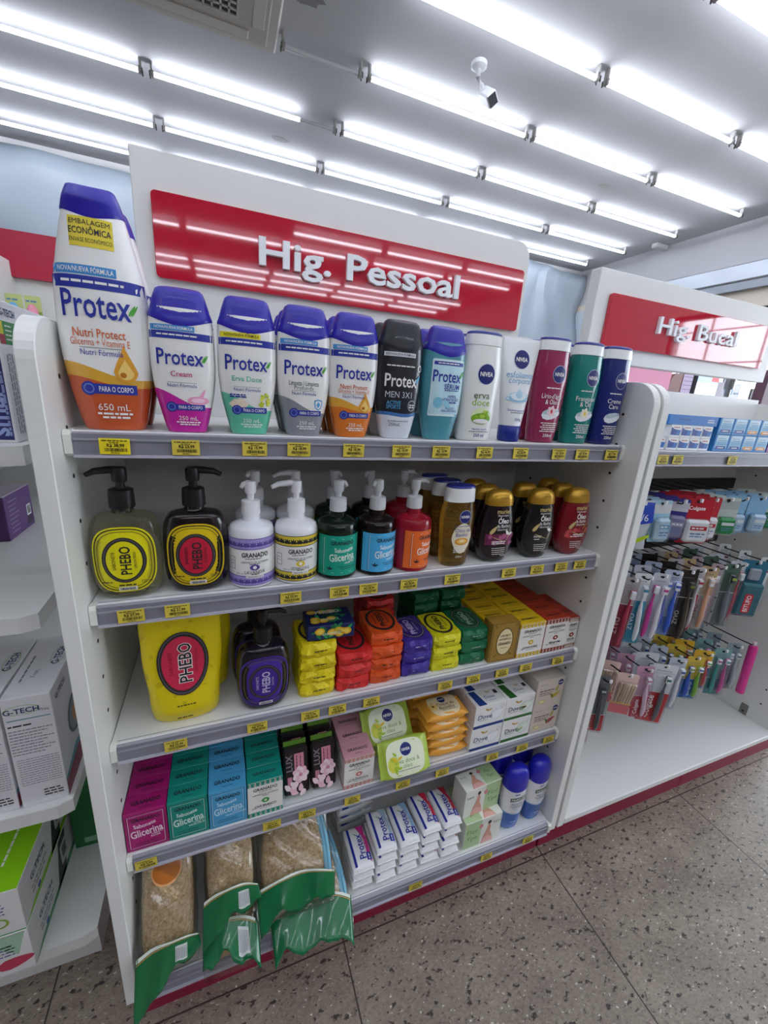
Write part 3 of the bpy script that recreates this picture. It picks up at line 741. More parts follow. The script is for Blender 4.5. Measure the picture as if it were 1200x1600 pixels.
row('lirio', OV('#b03a66', "Lírio-d'água", '& Óleo', M('#f0d4d8', .4), M('#c93348', .4), .3), 'shower_gel_bottle', .7905, ['wine red clear shower gel with a white lily picture', 'second wine red shower gel, behind the front one'], y0=.031, dx=.004)
row('frang', OV('#1f958c', 'Frangipani', '& Oil', M('#f4f0d8', .4), M('#e3c02a', .4), .3), 'shower_gel_bottle', .8770, ['teal green clear shower gel with frangipani picture, front bottle', 'second teal shower gel, behind the front one'], y0=.031, dx=-.004)
row('ccare', OV('#1f2a72', 'Creme', 'Care', None, None, 0), 'shower_gel_bottle', .9555, ['navy blue cream shower gel, last bottle at the right', 'second navy shower gel, behind the front one'], y0=.031, dx=.001)

# ================================================================== SECOND SHELF
def pump(root, z, r, m, clear=False, tip=1, scale=1.0, collar_h=.026, tint=None):
    cm = M('#e4e7ea', .15, trans=.55, ior=1.4) if clear else m
    b = MB(); k = scale
    b.lathe([(r*.82, z-.008), (r*.82, z)], cm, 24); b.lathe([(r, z), (r*1.02, z+.002), (r, z+collar_h*.6), (r*.97, z+collar_h), (r*.7, z+collar_h+.002)], m if not clear else M('#eceff1', .3, trans=.25), 24)
    p = b.build('pump_collar', root)
    b = MB(); zz = z+collar_h+.002; b.lathe([(r*.36, zz), (r*.36, zz+.010)], m, 16); b.lathe([(r*.55, zz+.010), (r*.60, zz+.013), (r*.60, zz+.026), (r*.55, zz+.030), (r*.3, zz+.031)], m, 20)
    b.tube([(0, 0, zz+.026), (tip*.012, 0, zz+.0265), (tip*.030, 0, zz+.0245), (tip*.041, 0, zz+.019)], [.0058, .0054, .0046, .0032], m, 10)
    b.build('pump_head', p)
    return zz+.031
def greek(D, pts_in, pts_out, m, L): pass
def flask(bodym, label, ring, core, ink, txt, pm, tip, words=('SABONETE', '320 ml'), cream='#e9e06a', leftw='LIMA DA PÉRSIA', oil=None, lw=1.0):
    def f(root):
        w, h, d = .0475, .130, .026
        rows = [(0, .018, .012, 2.2), (.0025, .022, .017, 2.4)]
        for i in range(1, 12):
            a = -PI/2+i*PI/12; ca = math.cos(a)**.55; rows.append((.066+.0635*math.copysign(abs(math.sin(a))**.75, math.sin(a)), .022+(w-.022)*ca, .016+(d-.016)*ca**.8, 2.6))
        rows += [(.1315, .020, .015, 2.2), (.134, .0145, .0135, 2), (.139, .0140, .0135, 2)]
        P = Prof(rows); P.body(bodym, steps=44).build('body', root)
        pump(root, .139, .0165, pm, tip=tip)
        if oil:
            pass
        D = Draw(lambda u, v, o: P.front(u, v, o+.0003))
        D.ell(0, .064, .0405*lw, .051, label, 1, 44, e=3.0); D.ell(0, .064, .0385*lw, .0488, M('#2d2b16', .5), 2, 44, hole=.965, e=3.0); D.ell(0, .064, .0345*lw, .0445, M('#6b661f', .5), 2, 44, hole=.975, e=3.0)
        D.ell(0, .064, .0285, .0355, ring, 3, 40); D.ell(0, .064, .0262, .0332, GREYI, 4, 40, hole=.985); D.ell(0, .064, .0230, .0300, core, 5, 40)
        D.text('PHEBO', .0015, .064, .0135, ink, 7, rot=PI/2, bold=.02, fit=.044); D.text(words[0], -.0135, .064, .0045, ink, 7, rot=PI/2, fit=.028)
        D.text(leftw, .0135, .064, .0036, ink, 7, rot=PI/2, fit=.026)
        D.text('320 ml', .026, .0285, .0048, DKI, 4, fit=.014); D.words(-.031, -.018, .030, .0016, DKI, 4, 3); D.words(-.010, .012, .0245, .0022, DKI, 4, 5)
        D.rect(-.011, .013, .0155, .0215, WHT, 4, 6); D.bars(-.009, .011, .0165, .0205, DKI, 6)
        D.build('label', root, smooth=False, fix=False)
    return f
g2 = 'pump soaps on the second shelf'
LBY = M('#e6dd10', .35); RING = M('#2e2a2b', .5)
put('fy', 'pump_soap_bottle', flask(M('#f6f0cc', .04, trans=.97, ior=1.12, coat=.6), LBY, RING, LBY, DKI, 'x', BLK, -1), 'clear pump soap flask with bright yellow oval label', 'bottle', (.0495, .036, S2), .0, g2)
put('fr', 'pump_soap_bottle', flask(M('#171012', .12, coat=.5), M('#e3c414', .35), RING, M('#c81e3c', .35), DKI, 'x', BLK, 1, leftw='ODOR DE ROSAS'), 'black pump soap flask with yellow label and red centre', 'bottle', (.1450, .036, S2), .0, g2)
def jar(bodym, lab_draw, pm, tip, clear, two=True, r=.0365):
    def f(root):
        h = .108
        P = Prof([(0, r*.9, r*.9, 2), (.003, r, r, 2), (.09, r, r, 2), (.101, r*.93, r*.93, 2), (.107, r*.66, r*.66, 2), (.110, r*.40, r*.40, 2), (.120, r*.39, r*.39, 2)])
        P.body(bodym, steps=40).build('body', root)
        pump(root, .120, .0150, pm, clear, tip, collar_h=.022)
        D = Draw(lambda u, v, o: P_wrap(r, u, v, o)); lab_draw(D); D.build('label', root, smooth=False, fix=False)
    return f
def P_wrap(r, u, v, o): a = u/r; return ((r+o+.0003)*math.sin(a), -(r+o+.0003)*math.cos(a), v)
def apoth(band, motif, name, ic):
    def g(D):
        r = .0365; D.rect(-.075, .075, .0065, .0875, WHT, 1, 40); D.rect(-.075, .075, .069, .0875, band, 2, 40); D.rect(-.075, .075, .0065, .0235, band, 2, 40)
        for s in (.069, .0865, .0065, .0225): D.rect(-.075, .075, s, s+.0012, motif, 3, 40)
        for k in range(-7, 8):
            for zc in (.0785, .0148):
                for a in (0.3, 1.0, 1.57, 2.1, 2.8): D.grow(k*.010, zc-.004, leaf(.008, .0028, a), motif, 4)
        D.text('GRANADO', .003, .060, .0078, DKI, 4, bold=.02, fit=.042); D.words(-.012, .014, .0535, .0012, DKI, 4, 3)
        D.text('SABONETE DE GLICERINA', .003, .0475, .0032, DKI, 4, fit=.044); D.words(-.006, .010, .0445, .0012, DKI, 4, 6)
        D.ell(.002, .0385, .0075, .0052, ic, 4); D.ell(.002, .0385, .003, .003, WHT, 5, 12)
        D.text(name, .002, .0300, .0058, DKI, 4, fit=.032); D.words(-.004, .008, .0265, .0012, DKI, 4, 6)
        D.rrect(-.012, .016, .0195, .0245, .002, WHT, 5); D.text('TERRAPÊUTICS', .002, .022, .0028, DKI, 6, fit=.024)
        D.text('300 ml', -.022, .0275, .003, GREYI, 4)
        D.frame(-.041, -.030, .034, .055, .0008, GREYI, 3); D.words(-.039, -.032, .048, .001, GREYI, 4, 2); D.words(-.039, -.032, .043, .001, GREYI, 4, 7)
    return g
def glic(col, lite, sub):
    def g(D):
        L = M(col, .4); W = M(lite, .4)
        D.rect(-.047, .047, .0085, .083, L, 1, 30); 
        for a, m in ((.0, M('#20303a', .5)), (.0012, W)): D.frame(-.034+a, .036-a, .0125+a, .079-a, .0006, m, 2+int(a*1000))
        D.text('GRANADO', .001, .070, .0072, M('#1c2a33', .5), 4, bold=.02, fit=.042)
        D.text('Sabonete', .004, .0565, .0075, W, 4, bold=.02, rot=.08, fit=.034, arc=-.3); D.text('Glicerina', .001, .0440, .0135, W, 4, bold=.02, rot=.09, fit=.046); D.text(sub, .017, .0335, .0036, W, 4, bold=.02, rot=.09)
        D.grow(.013, .0365, leaf(.016, .0012, .1), W, 4); D.words(-.006, .026, .0255, .0012, M('#1c2a33', .5), 4, 4); D.words(-.002, .024, .022, .0012, M('#1c2a33', .5), 4, 9)
        for a in (.6, 1.57, 2.5): D.grow(-.021, .020, leaf(.007, .0025, a), M('#1c2a33', .5), 4)
    return g
PW = M('#f2f2f5', .3); LAV = M('#a79bd8', .4); LAVD = M('#5d4ea0', .4); YB = M('#e6cf45', .4)
row('lav', jar(M('#eef0f6', .25, coat=.4), apoth(LAV, LAVD, 'LAVANDA', LAVD), PW, -.35, False), 'pump_soap_bottle', .2290, ['white pump soap with lavender bands', 'second white pump soap with lavender bands, behind the front one'], y0=.040, dy=.085, z=S2, grp=g2, dx=.013)
row('cas', jar(M('#eef0f2', .25, coat=.4), apoth(YB, DKI, 'CASTANHA DO BRASIL', YB), PW, -1, False), 'pump_soap_bottle', .3030, ['white pump soap with yellow bands', 'second white pump soap with yellow bands, behind the front one'], y0=.040, dy=.085, z=S2, grp=g2, dx=.013)
CLP = M('#e9ecef', .2, trans=.3)
row('hor', jar(M('#23402f', .08, trans=.75, coat=.4, ior=1.36), glic('#0fa388', '#dff3ea', 'HORTELÃ'), CLP, .35, True), 'pump_soap_bottle', .3770, ['clear dark pump soap with teal green label', 'second clear pump soap behind the teal labelled one'], y0=.040, dy=.085, z=S2, grp=g2, dx=.013)
row('azu', jar(M('#2e1f1b', .08, trans=.75, coat=.4, ior=1.36), glic('#4db4e8', '#e6f5fc', 'TRADICIONAL'), CLP, -.3, True), 'pump_soap_bottle', .4520, ['clear brown pump soap with light blue label', 'second clear brown pump soap behind the light blue one'], y0=.040, dy=.085, z=S2, grp=g2, dx=.013, rz=.25)
row('lar', jar(M('#d42342', .08, trans=.6, coat=.4, ior=1.36), glic('#f0702a', '#fdeee2', 'ROSA'), CLP, 1, True), 'pump_soap_bottle', .5270, ['clear red pump soap with orange label', 'second clear red pump soap behind the orange labelled one'], y0=.040, dy=.085, z=S2, grp=g2, dx=.013, rz=.5)
def f_oleo(D, h, w):
    badge(D, w*.15, h*.63, w*.34); D.blob([(w*.1+a*w*.62, h*.36+b*h*.19) for a, b in [(math.cos(t)*(1-.25*(math.sin(t) < 0)*-math.sin(t)), math.sin(t)) for t in [2*PI*k/24 for k in range(24)]]], M('#e9dfc4', .3), 1)
    D.words(-w*.4, w*.5, h*.515, h*.008, INK, 3, 4); D.text('Óleo de', w*.1, h*.465, h*.045, INK, 3, fit=w*.95); D.text('Banho', w*.05, h*.41, h*.045, INK, 3, fit=w*.8)
    D.ell(w*.08, h*.325, w*.42, h*.045, M('#d8932c', .2), 3); D.ell(w*.08, h*.328, w*.3, h*.03, M('#f0c569', .2), 4); D.ell(w*.08, h*.332, w*.15, h*.016, M('#f8e6b8', .2), 5)
    for k, q in enumerate((.25, .23, .21, .19)): D.words(-w*.35, w*.4, h*q, h*.008, WHT, 3, 3+k)
    D.text('200ml', w*.02, h*.13, h*.026, WHT, 3)
row('oleo', oval(.166, .0370, .0215, .0295, M('#b98f2e', .06, trans=.85, ior=1.36, coat=.4), PEARL, LIDN, f_oleo, capz=.80, wt=.86), 'bath_oil_bottle', .6200, ['golden bath oil bottle with white cap and blue lid, foremost', 'second golden bath oil bottle with blue lid, behind the front one', 'third bath oil bottle with blue lid, rearmost'], y0=.031, dy=.050, z=S2, grp='bath oils on the second shelf', dx=-.002)
GC = M('#c79a35', .28, metal=.55)
def mur(bodym, accent, draw_extra):
    def f(root):
        h, w, d = .154, .0445, .022
        P = Prof([(0, .022, .015, 2.2), (.003, .027, .018, 2.3), (.020, .038, .021, 2.3), (.048, w, d, 2.3), (.078, w*.95, d, 2.3), (.105, w*.82, d*.95, 2.3), (.122, w*.70, d*.9, 2.3)])
        P.body(bodym).build('body', root)
        Q = Prof([(.1225, w*.705, d*.905, 2.4), (.135, w*.68, d*.88, 2.4), (.146, w*.58, d*.76, 2.4), (.152, w*.40, d*.52, 2.3), (.154, w*.15, d*.2, 2.2)])
        c = Q.body(GC, steps=14).build('cap', root)
        b = MB(); b.box(-.008, .008, -d*.9, -d*.6, .139, .1405, M('#8d6a1c', .4), .0004); b.build('cap_notch', c)
        D = Draw(lambda u, v, o: P.front(u, v, o+.0002))
        GI = M('#c8b273', .35); D.text('muriel', 0, .112, .0090, GI, 3, bold=.02, fit=.030); D.text('Sabonete Líquido', 0, .1035, .0038, WHT, 3, fit=.026)
        D.text('Óleo', .002, .0920, .0110, WHT, 3, bold=.02, fit=.026); D.text('de Banho', .002, .0815, .0075, WHT, 3, fit=.030); D.text('Glicerinado', .002, .0738, .0048, WHT, 3, fit=.026)
        draw_extra(D); D.grow(-.026, .064, leaf(.022, .008, .9), GI, 4); D.grow(-.020, .058, leaf(.036, .0015, -.35), GI, 5); D.grow(.012, .045, leaf(.026, .0014, 1.1), GI, 5)
        for k, q in enumerate((.033, .0285, .024, .0195)): D.words(-.018+.001*k, .016, q, .0016, M('#e8e0e0', .4), 3, 4+k)
        D.words(.006, .022, .0155, .0012, WHT, 3, 3)
        D.build('label', root, smooth=False, fix=False)
    return f
def mx_grape(D):
    rr = random.Random(3); D.rect(-.034, .036, .040, .064, M('#6b2348', .35), 1, 10)
    for k in range(26): D.ell(-.03+.062*rr.random(), .042+.02*rr.random(), .0045, .0045, M(rr.choice(('#7d2a5c', '#94386a', '#5a1c44', '#b05a86')), .3), 2, 10)
    D.grow(.018, .062, leaf(.012, .006, .3), WHT, 4); D.grow(.018, .062, leaf(.012, .006, 2.2), WHT, 4); D.words(-.02, .012, .0475, .0022, WHT, 5, 5); D.words(-.02, .012, .0435, .0022, WHT, 5, 6)
def mx_arab(D):
    D.text('ÁRABE', -.012, .052, .0045, WHT, 3); D.words(-.02, -.004, .046, .0018, WHT, 3, 5)
    for a in (0, 1.05, 2.1): D.grow(.016, .064, leaf(.010, .004, a), WHT, 3)
def mx_rose(D):
    rr = random.Random(9)
    for k in range(14): D.ell(-.03+.06*rr.random(), .040+.022*rr.random(), .006, .005, M(rr.choice(('#b02a34', '#8e1b26', '#c9504e')), .3), 2, 10)
    D.words(-.014, .018, .0505, .0022, WHT, 5, 5); D.words(-.02, .016, .046, .0022, WHT, 5, 6); D.grow(.010, .062, leaf(.018, .003, .9), GOLD, 4)
g2b = 'bath oils with gold caps'
row('mur1', mur(M('#190d16', .1, coat=.6), None, mx_grape), 'bath_oil_bottle', .7160, ['dark bath oil with gold cap and purple grape picture', 'gold capped bottle just behind the grape bath oil', 'rearmost gold capped bottle behind the grape bath oil'], y0=.031, dy=.05, z=S2, grp=g2b, dx=.003)
row('mur2', mur(M('#121213', .1, coat=.6), None, mx_arab), 'bath_oil_bottle', .8250, ['plain black bath oil with gold cap', 'gold capped bottle behind the plain black bath oil'], y0=.031, dy=.06, z=S2, grp=g2b, dx=.004)
row('mur3', mur(M('#8f0f22', .08, trans=.3, coat=.6), None, mx_rose), 'bath_oil_bottle', .9270, ['red bath oil with gold cap and red flowers', 'gold capped bottle just behind the red bath oil', 'rearmost gold capped bottle behind the red bath oil'], y0=.031, dy=.05, z=S2, grp=g2b, dx=.006)

# ================================================================== THIRD SHELF
def paper(col, seed=0):
    n = N('wrap_paper'); n.col(n.ramp(n.noise(260, 1), [(.62, col), (.66, tuple(c*.72 for c in lin(col)))])); n.set(Roughness=.5); return n.m
def pouch(root):
    n = N('pouch_film'); n.col(n.ramp(n.noise(55, 1, .4), [(.30, '#cdb80a'), (.34, '#e3ce0c')])); n.set(Roughness=.38); n.bump(n.noise(16, 2), .5, .01)
    w, h = .063, .232; rings = []
    for i in range(27):
        t = i/26; z = h*t; d = .030*(1-t)**.8*(1-.75*max(0, .12-t)/.12*.6)+.0035+.004*math.sin(t*9); ww = w*(.84+.16*min(1, t*1.8)-.05*max(0, t-.72)/.28+.012*math.sin(t*17))
        o = []
        for j in range(36):
            a = 2*PI*j/36; c, s = math.cos(a), math.sin(a); e = 2.4+1.5*t
            zz = z+(.010*(1-abs(c))**1 if t < .12 and s < 0 else 0)*0-(.008*(s < 0)*-s*(1-t)**8)
            o.append((ww*math.copysign(abs(c)**(2/e), c), d*math.copysign(abs(s)**(2/e), s), max(0, zz+.008*(1-t)**8)))
        rings.append(o)
    b = MB(); b.loft(rings, n.m); b.build('body', root)
    def P(u, v, o):
        t = max(0, min(1, v/h)); d = .030*(1-t)**.8+.0035+.004*math.sin(t*9); ww = w*(.84+.16*min(1, t*1.8)-.05*max(0, t-.72)/.28+.012*math.sin(t*17)); e = 2.4+1.5*t; k = min(abs(u)/ww, .98)
        return (u, -d*(1-k**e)**(1/e)-o-.0022, v)
    D = Draw(P); D.ell(0, .118, .040, .057, RING, 1, 40); D.ell(0, .118, .0372, .054, GREYI, 2, 40, hole=.985); D.ell(0, .118, .0330, .0485, M('#cc2c4c', .4), 3, 40)
    D.text('PHEBO', .003, .118, .019, M('#f0e6e0', .4), 4, rot=PI/2, bold=.06, fit=.072); D.text('PHEBO', .003, .118, .019, DKI, 5, rot=PI/2, bold=.015, fit=.070)
    D.text('SABONETE', -.019, .118, .006, M('#8d1a30', .4), 5, rot=PI/2, fit=.046); D.text('ODOR DE ROSAS', .020, .118, .005, M('#8d1a30', .4), 5, rot=PI/2, fit=.042)
    D.words(-.013, .016, .043, .002, DKI, 4, 4); D.words(-.014, .012, .020, .002, DKI, 4, 5)
    D.build('label', root, smooth=False, fix=False)
put('pouch', 'refill_pouch', pouch, 'yellow soap refill pouch with red oval label', 'pouch', (.112, .050, S3), .05, 'refill pouches on the third shelf')
put('pouch', 'refill_pouch', pouch, 'second yellow refill pouch, mostly hidden behind the first', 'pouch', (.128, .125, S3), -.12, 'refill pouches on the third shelf')
fk = flask(M('#120d1c', .12, coat=.5), M('#4a2a9c', .35), RING, M('#40238c', .35), M('#cfc6e6', .4), 'x', BLK, 1, leftw='NATIVA', lw=1.06)
put('fp', 'pump_soap_bottle', fk, 'black pump soap flask with purple label, in front', 'bottle', (.2445, .036, S3), .02, 'purple pump soaps on the third shelf')
put('fp', 'pump_soap_bottle', fk, 'second black and purple pump flask, behind the other', 'bottle', (.238, .100, S3), .05, 'purple pump soaps on the third shelf')
def wrapped(col, ink, core, seed, word='PHEBO'):
    def f(root):
        w, d, h = .071, .098, .0285; r = random.Random(seed); m = paper(col); nx, ny, nz = 6, 8, 3
        idx = {}; V = []; F = []
        def vid(i, j, k):
            if (i, j, k) in idx: return idx[i, j, k]
            x = -w/2+w*i/nx; y = -d/2+d*j/ny; z = h*k/nz
            sx = (i in (0, nx)); sy = (j in (0, ny)); sz = (k in (0, nz)); am = .0022
            x += r.uniform(-am, am) if not sz or sx else 0; y += r.uniform(-am, am)*(1.3 if j == 0 else .6)
            z += r.uniform(-.0012, .0012) if k not in (0,) else r.uniform(0, .0012)
            if sx and sz: x *= .965
            if sy and sz: y *= .96
            if sx and sy: x *= .95; y *= .96
            if j == 0 and 0 < k < nz: y -= .003*(1-abs(i-nx/2)/(nx/2))
            if k == nz and not sx and not sy: z = h
            idx[i, j, k] = len(V); V.append((x, y, min(max(z, 0), h))); return idx[i, j, k]
        for i in range(nx):
            for j in range(ny):
                F.append((vid(i, j, 0), vid(i, j+1, 0), vid(i+1, j+1, 0), vid(i+1, j, 0))); F.append((vid(i, j, nz), vid(i+1, j, nz), vid(i+1, j+1, nz), vid(i, j+1, nz)))
        for i in range(nx):
            for k in range(nz):
                q = (vid(i, 0, k), vid(i+1, 0, k), vid(i+1, 0, k+1), vid(i, 0, k+1)); F += [q[:3], (q[0], q[2], q[3])] if (i+k) % 2 else [(q[0], q[1], q[3]), q[1:]]
                F.append((vid(i, ny, k), vid(i, ny, k+1), vid(i+1, ny, k+1), vid(i+1, ny, k)))
        for j in range(ny):
            for k in range(nz):
                F.append((vid(0, j, k), vid(0, j, k+1), vid(0, j+1, k+1), vid(0, j+1, k))); F.append((vid(nx, j, k), vid(nx, j+1, k), vid(nx, j+1, k+1), vid(nx, j, k+1)))
        b = MB(); b.add(V, F, m); b.build('wrapper', root, smooth=False)
        D = Draw(pl_top(h+.0004)); D.ell(0, .002, .031, .041, RING, 1, 36); D.ell(0, .002, .0285, .038, ink, 2, 36, hole=.975); D.ell(0, .002, .0255, .0345, core, 2, 36)
        D.text(word, 0, .003, .0125, ink, 4, rot=PI/2, bold=.03, fit=.056); D.text('SABONETE', -.0135, .003, .0045, ink, 4, rot=PI/2, fit=.036); D.text('PERFUMADO', .0135, .003, .0040, ink, 4, rot=PI/2, fit=.036)
        D.build('label', root, smooth=False, fix=False)
        D = Draw(pl_front(d)); D.words(-.010, .014, .0155, .0022, ink, 18, seed); D.build('print', root, smooth=False, fix=False)
    return f
STK = [('yellow', '#e6d00c', '#2a2620', '#d8b81a', .3455, 4, .020), ('red', '#d92c28', '#2a2620', '#c81e2c', .4185, 3, .018), ('orange', '#e2561c', '#2a2620', '#d8481c', .4885, 4, .022), ('purple', '#3d2a94', '#c9bfe8', '#35237f', .5595, 3, .022),
       ('lime yellow', '#dcd716', '#2a2620', '#d4cf1c', .6310, 3, .022), ('dark green', '#0b6b42', '#9fb8a4', '#0c4a33', .7025, 3, .022)]
NTH = {3: ['bottom', 'middle', 'top'], 4: ['bottom', 'second from the bottom', 'third from the bottom', 'top'], 5: ['bottom', 'second', 'third', 'fourth', 'top'], 2: ['lower', 'upper']}
for ci, (cn, col, ink, core, x, nn, y0) in enumerate(STK):
    for k in range(nn):
        put('wrap%d%d' % (ci, k % 3), 'wrapped_soap_bar', wrapped(col, M(ink, .5), M(core, .45), ci*7+k % 3), '%s paper wrapped soap bar, %s of the stack' % (cn, NTH[nn][k]), 'soap', (x+R.uniform(-.0008, .0008), y0+.049+R.uniform(-.002, .002), S3+.0003+.0292*k), R.uniform(-.02, .02), '%s wrapped soaps' % cn)
for i, (x, k) in enumerate(((.645, 0), (.645, 1), (.645, 2), (.645, 3), (.7215, 0), (.7215, 1), (.7215, 2), (.7215, 3))):
    put('wrap5%d' % (k % 3), 'wrapped_soap_bar', None, 'dark green wrapped soap in the rear %s stack, %s bar' % ('left' if x < .7 else 'right', NTH[4][k]), 'soap', (x, .205, S3+.0003+.0292*k), R.uniform(-.03, .03), 'rear dark green wrapped soaps')
for k in range(4): put('wrap1%d' % (k % 3), 'wrapped_soap_bar', None, 'red wrapped soap bar in the shadowed stack behind orange, %s' % NTH[4][k], 'soap', (.520, .200, S3+.0003+.0292*k), .03, 'rear red wrapped soaps')
def fruit_box(root):
    w, d, h = .092, .062, .030; b = MB(); b.box(-w/2, w/2, -d/2, d/2, 0, h, M('#16255c', .4), .001); b.build('carton', root, smooth=False)
    rr = random.Random(5)
    for pl, (a, c), nm in ((pl_top(h), (w, d), 'top_print'), (pl_front(d), (w, h), 'front_print')):
        D = Draw(pl); oy = 0 if nm == 'top_print' else h/2
        for k in range(22):
            l = .02; D.grow((rr.random()-.5)*(a-.03), oy+(rr.random()-.5)*(c-.018), leaf(l*.8, .006, rr.random()*6.3), M(rr.choice(('#1f8a4c', '#2fae5a', '#15693d')), .4), 1+k % 5)
        for k in range(7):
            u, v = (rr.random()-.5)*(a-.024), oy+(rr.random()-.5)*(c-.018); D.ell(u, v, .0095, .0075, M('#e9b523', .4), 6, 16); D.ell(u, v, .006, .0045, M('#f4d95c', .4), 7, 12)
        if nm == 'top_print':
            D.text('PHEBO', 0, .016, .011, WHT, 9, bold=.02, fit=.05)
        D.text('SABONETE', 0, oy-.002 if oy else -.012, .005, WHT, 9, fit=.04)
        D.build(nm, root, smooth=False, fix=False)
put('fruitbox', 'soap_box', fruit_box, 'navy soap box with lemons and green leaves lying on the yellow stack', 'box', (.372, .062, S3+.0003+.0292*4+.001), -.03)
# carton soap boxes ------------------------------------------------------------------------------------------------
def carton(w, d, h, col, faces, bev=.0008):
    def f(root):
        b = MB(); b.box(-w/2, w/2, -d/2, d/2, 0, h, M(col, .42), bev); b.build('carton', root, smooth=False)
        for nm, fn in faces.items():
            D = Draw({'front_print': pl_front(d), 'top_print': pl_top(h), 'left_print': pl_left(w), 'right_print': pl_right(w)}[nm]); fn(D); D.build(nm, root, smooth=False, fix=False)
    return f
def gran_white(w, h, d, band, lid, name, ic):
    LM = M(lid, .42); BM = M(band, .42)
    def fr(D):
        D.rect(-w/2+.0004, w/2-.0004, 0.0004, h-.0004, M('#eeece6', .42), 1); 
        for v0 in (h-.011, .0006):
            D.rect(-w/2+.0004, w/2-.0004, v0, v0+.010, BM, 2)
            for k in range(7): D.grow(-w/2+.005+k*(w-.01)/6, v0+.001, leaf(.008, .004, PI/2), M('#f0e8d8', .5), 3); D.ell(-w/2+.005+k*(w-.01)/6, v0+.005, .0014, .0014, DKI, 4, 8)
        D.text('GRANADO', 0, h*.77, .0070, DKI, 4, bold=.02, fit=w*.68); D.words(-.012, .012, h*.69, .0011, DKI, 4, 3); D.text('SABONETE DE GLICERINA', 0, h*.62, .0034, DKI, 4, fit=w*.72); D.words(-.006, .006, h*.57, .001, DKI, 4, 6)
        D.ell(0, h*.43, .0075, .0062, ic, 4, 20); D.ell(0, h*.43, .0028, .0028, M('#f4ead8', .5), 5, 10)
        D.text(name, 0, h*.28, .0060, DKI, 4, bold=.01, fit=w*.62); D.words(-.012, .012, h*.21, .001, GREYI, 4, 6); D.words(-.026, -.018, h*.24, .0016, GREYI, 4, 2)
    def tp(D): D.rect(-w/2+.0004, w/2-.0004, -d/2+.0004, d/2-.0004, LM, 1); D.text('GRANADO', 0, 0, .0070, DKI, 3, bold=.02, fit=w*.66); D.words(-.008, .008, -d*.27, .001, DKI, 3, 2)
    def lf(D): D.rect(-d/2+.001, d/2-.001, .012, h-.012, M('#dedad2', .45), 1); D.words(-.012, .010, h*.6, .001, GREYI, 2, 2); D.words(-.012, .010, h*.52, .001, GREYI, 2, 3)
    return carton(w, d, h, lid, {'front_print': fr, 'top_print': tp, 'left_print': lf})
def gran_glic(w, h, d, col, lite, sub):
    W = M(lite, .42); K_ = M('#23202a', .5)
    def fr(D):
        D.frame(-w/2+.004, w/2-.004, .005, h-.007, .0007, K_, 1); D.frame(-w/2+.0055, w/2-.0055, .0065, h-.0085, .0007, W, 1)
        D.text('GRANADO', 0, h*.80, .0080, K_, 3, bold=.02, fit=w*.66); D.text('Sabonete', -.002, h*.635, .0085, W, 3, bold=.02, rot=.10, fit=w*.52, arc=-.3)
        D.text('Glicerina', 0, h*.46, .0165, W, 3, bold=.02, rot=.10, fit=w*.76); D.text(sub, w*.2, h*.30, .0042, W, 3, bold=.02, rot=.08); D.grow(.006, h*.345, leaf(.02, .0014, .1), W, 3)
        D.words(-.020, .016, h*.185, .0012, K_, 3, 4); D.words(-.018, .018, h*.13, .0012, K_, 3, 7)
    def tp(D): D.text('GRANADO', 0, .001, .0078, K_, 3, bold=.02, fit=w*.70); D.words(-.010, .010, -d*.28, .001, K_, 3, 2)
    return carton(w, d, h, col, {'front_print': fr, 'top_print': tp})
FO = ['front', 'second from the front', 'third from the front', 'fourth from the front', 'fifth from the front', 'sixth from the front', 'rearmost']
def rowbox(key, build, x, y, z, d, n, desc, grp, rz=0, name='soap_box', dx=0, cat='box'):
    for i in range(n):
        nm = FO[i] if i < n-1 or n == 1 else 'rearmost'
        put(key, name, build, '%s, %s in its file' % (desc, nm) if n > 1 else desc, cat, (x+R.uniform(-.0006, .0006)+dx*i, y+d/2+(d+.0008)*i, z+.0002), rz+R.uniform(-.008, .008), grp)
def goldf(D):
    w, h = .074, .104; D.frame(-w/2+.003, w/2-.003, .003, h-.003, .0012, M('#5c4a1e', .4), 1); D.ell(0, h*.5, .0225, .036, M('#5c4a1e', .4), 2, 32); D.ell(0, h*.5, .0205, .0335, M('#e9d9a8', .4), 3, 32)
    D.text('SABONETE', 0, h*.66, .0052, DKI, 5, fit=.028); D.text('ANTISSÉPTICO', 0, h*.57, .0046, DKI, 5, fit=.033); D.text('GRANADO', 0, h*.46, .0066, DKI, 5, bold=.02, fit=.034); D.words(-.009, .009, h*.35, .001, DKI, 5, 3)
    for sx in (-1, 1):
        for sy in (-1, 1): D.grow(sx*.024, h*.5+sy*.038, leaf(.012, .005, PI/4 if sx*sy > 0 else 3*PI/4), M('#7d6426', .4), 2)
put('gold', 'soap_box', carton(.073, .036, .100, '#a37f35', {'front_print': goldf}), 'gold antiseptic soap box with cream oval', 'box', (.7765, .030, S3), -.03, 'soap boxes on the third shelf')
for i in range(4): put('goldy', 'soap_box', gran_white(.071, .088, .038, '#d9b520', '#e0b81c', 'CASTANHA DO BRASIL', M('#d9b520', .4)), 'yellow lidded soap box behind the gold box, %s' % FO[i], 'box', (.779+.0005*i, .070+.039*i, S3+.0002), 0, 'yellow soap boxes behind the gold one')
GW = gran_white(.0735, .090, .0375, '#d9b520', '#e6bf1e', 'CASTANHA DO BRASIL', M('#d9b520', .4))
rowbox('gw1', GW, .8530, .010, S3, .0375, 6, 'white soap box with yellow lid and band', 'yellow lidded soap boxes')
GB = gran_white(.0700, .090, .0375, '#8e2f22', '#b23a20', 'BENJOIM', M('#8e2f22', .4))
rowbox('gw2', GB, .9270, .010, S3, .0375, 6, 'white soap box with rust red lid', 'rust lidded soap boxes')
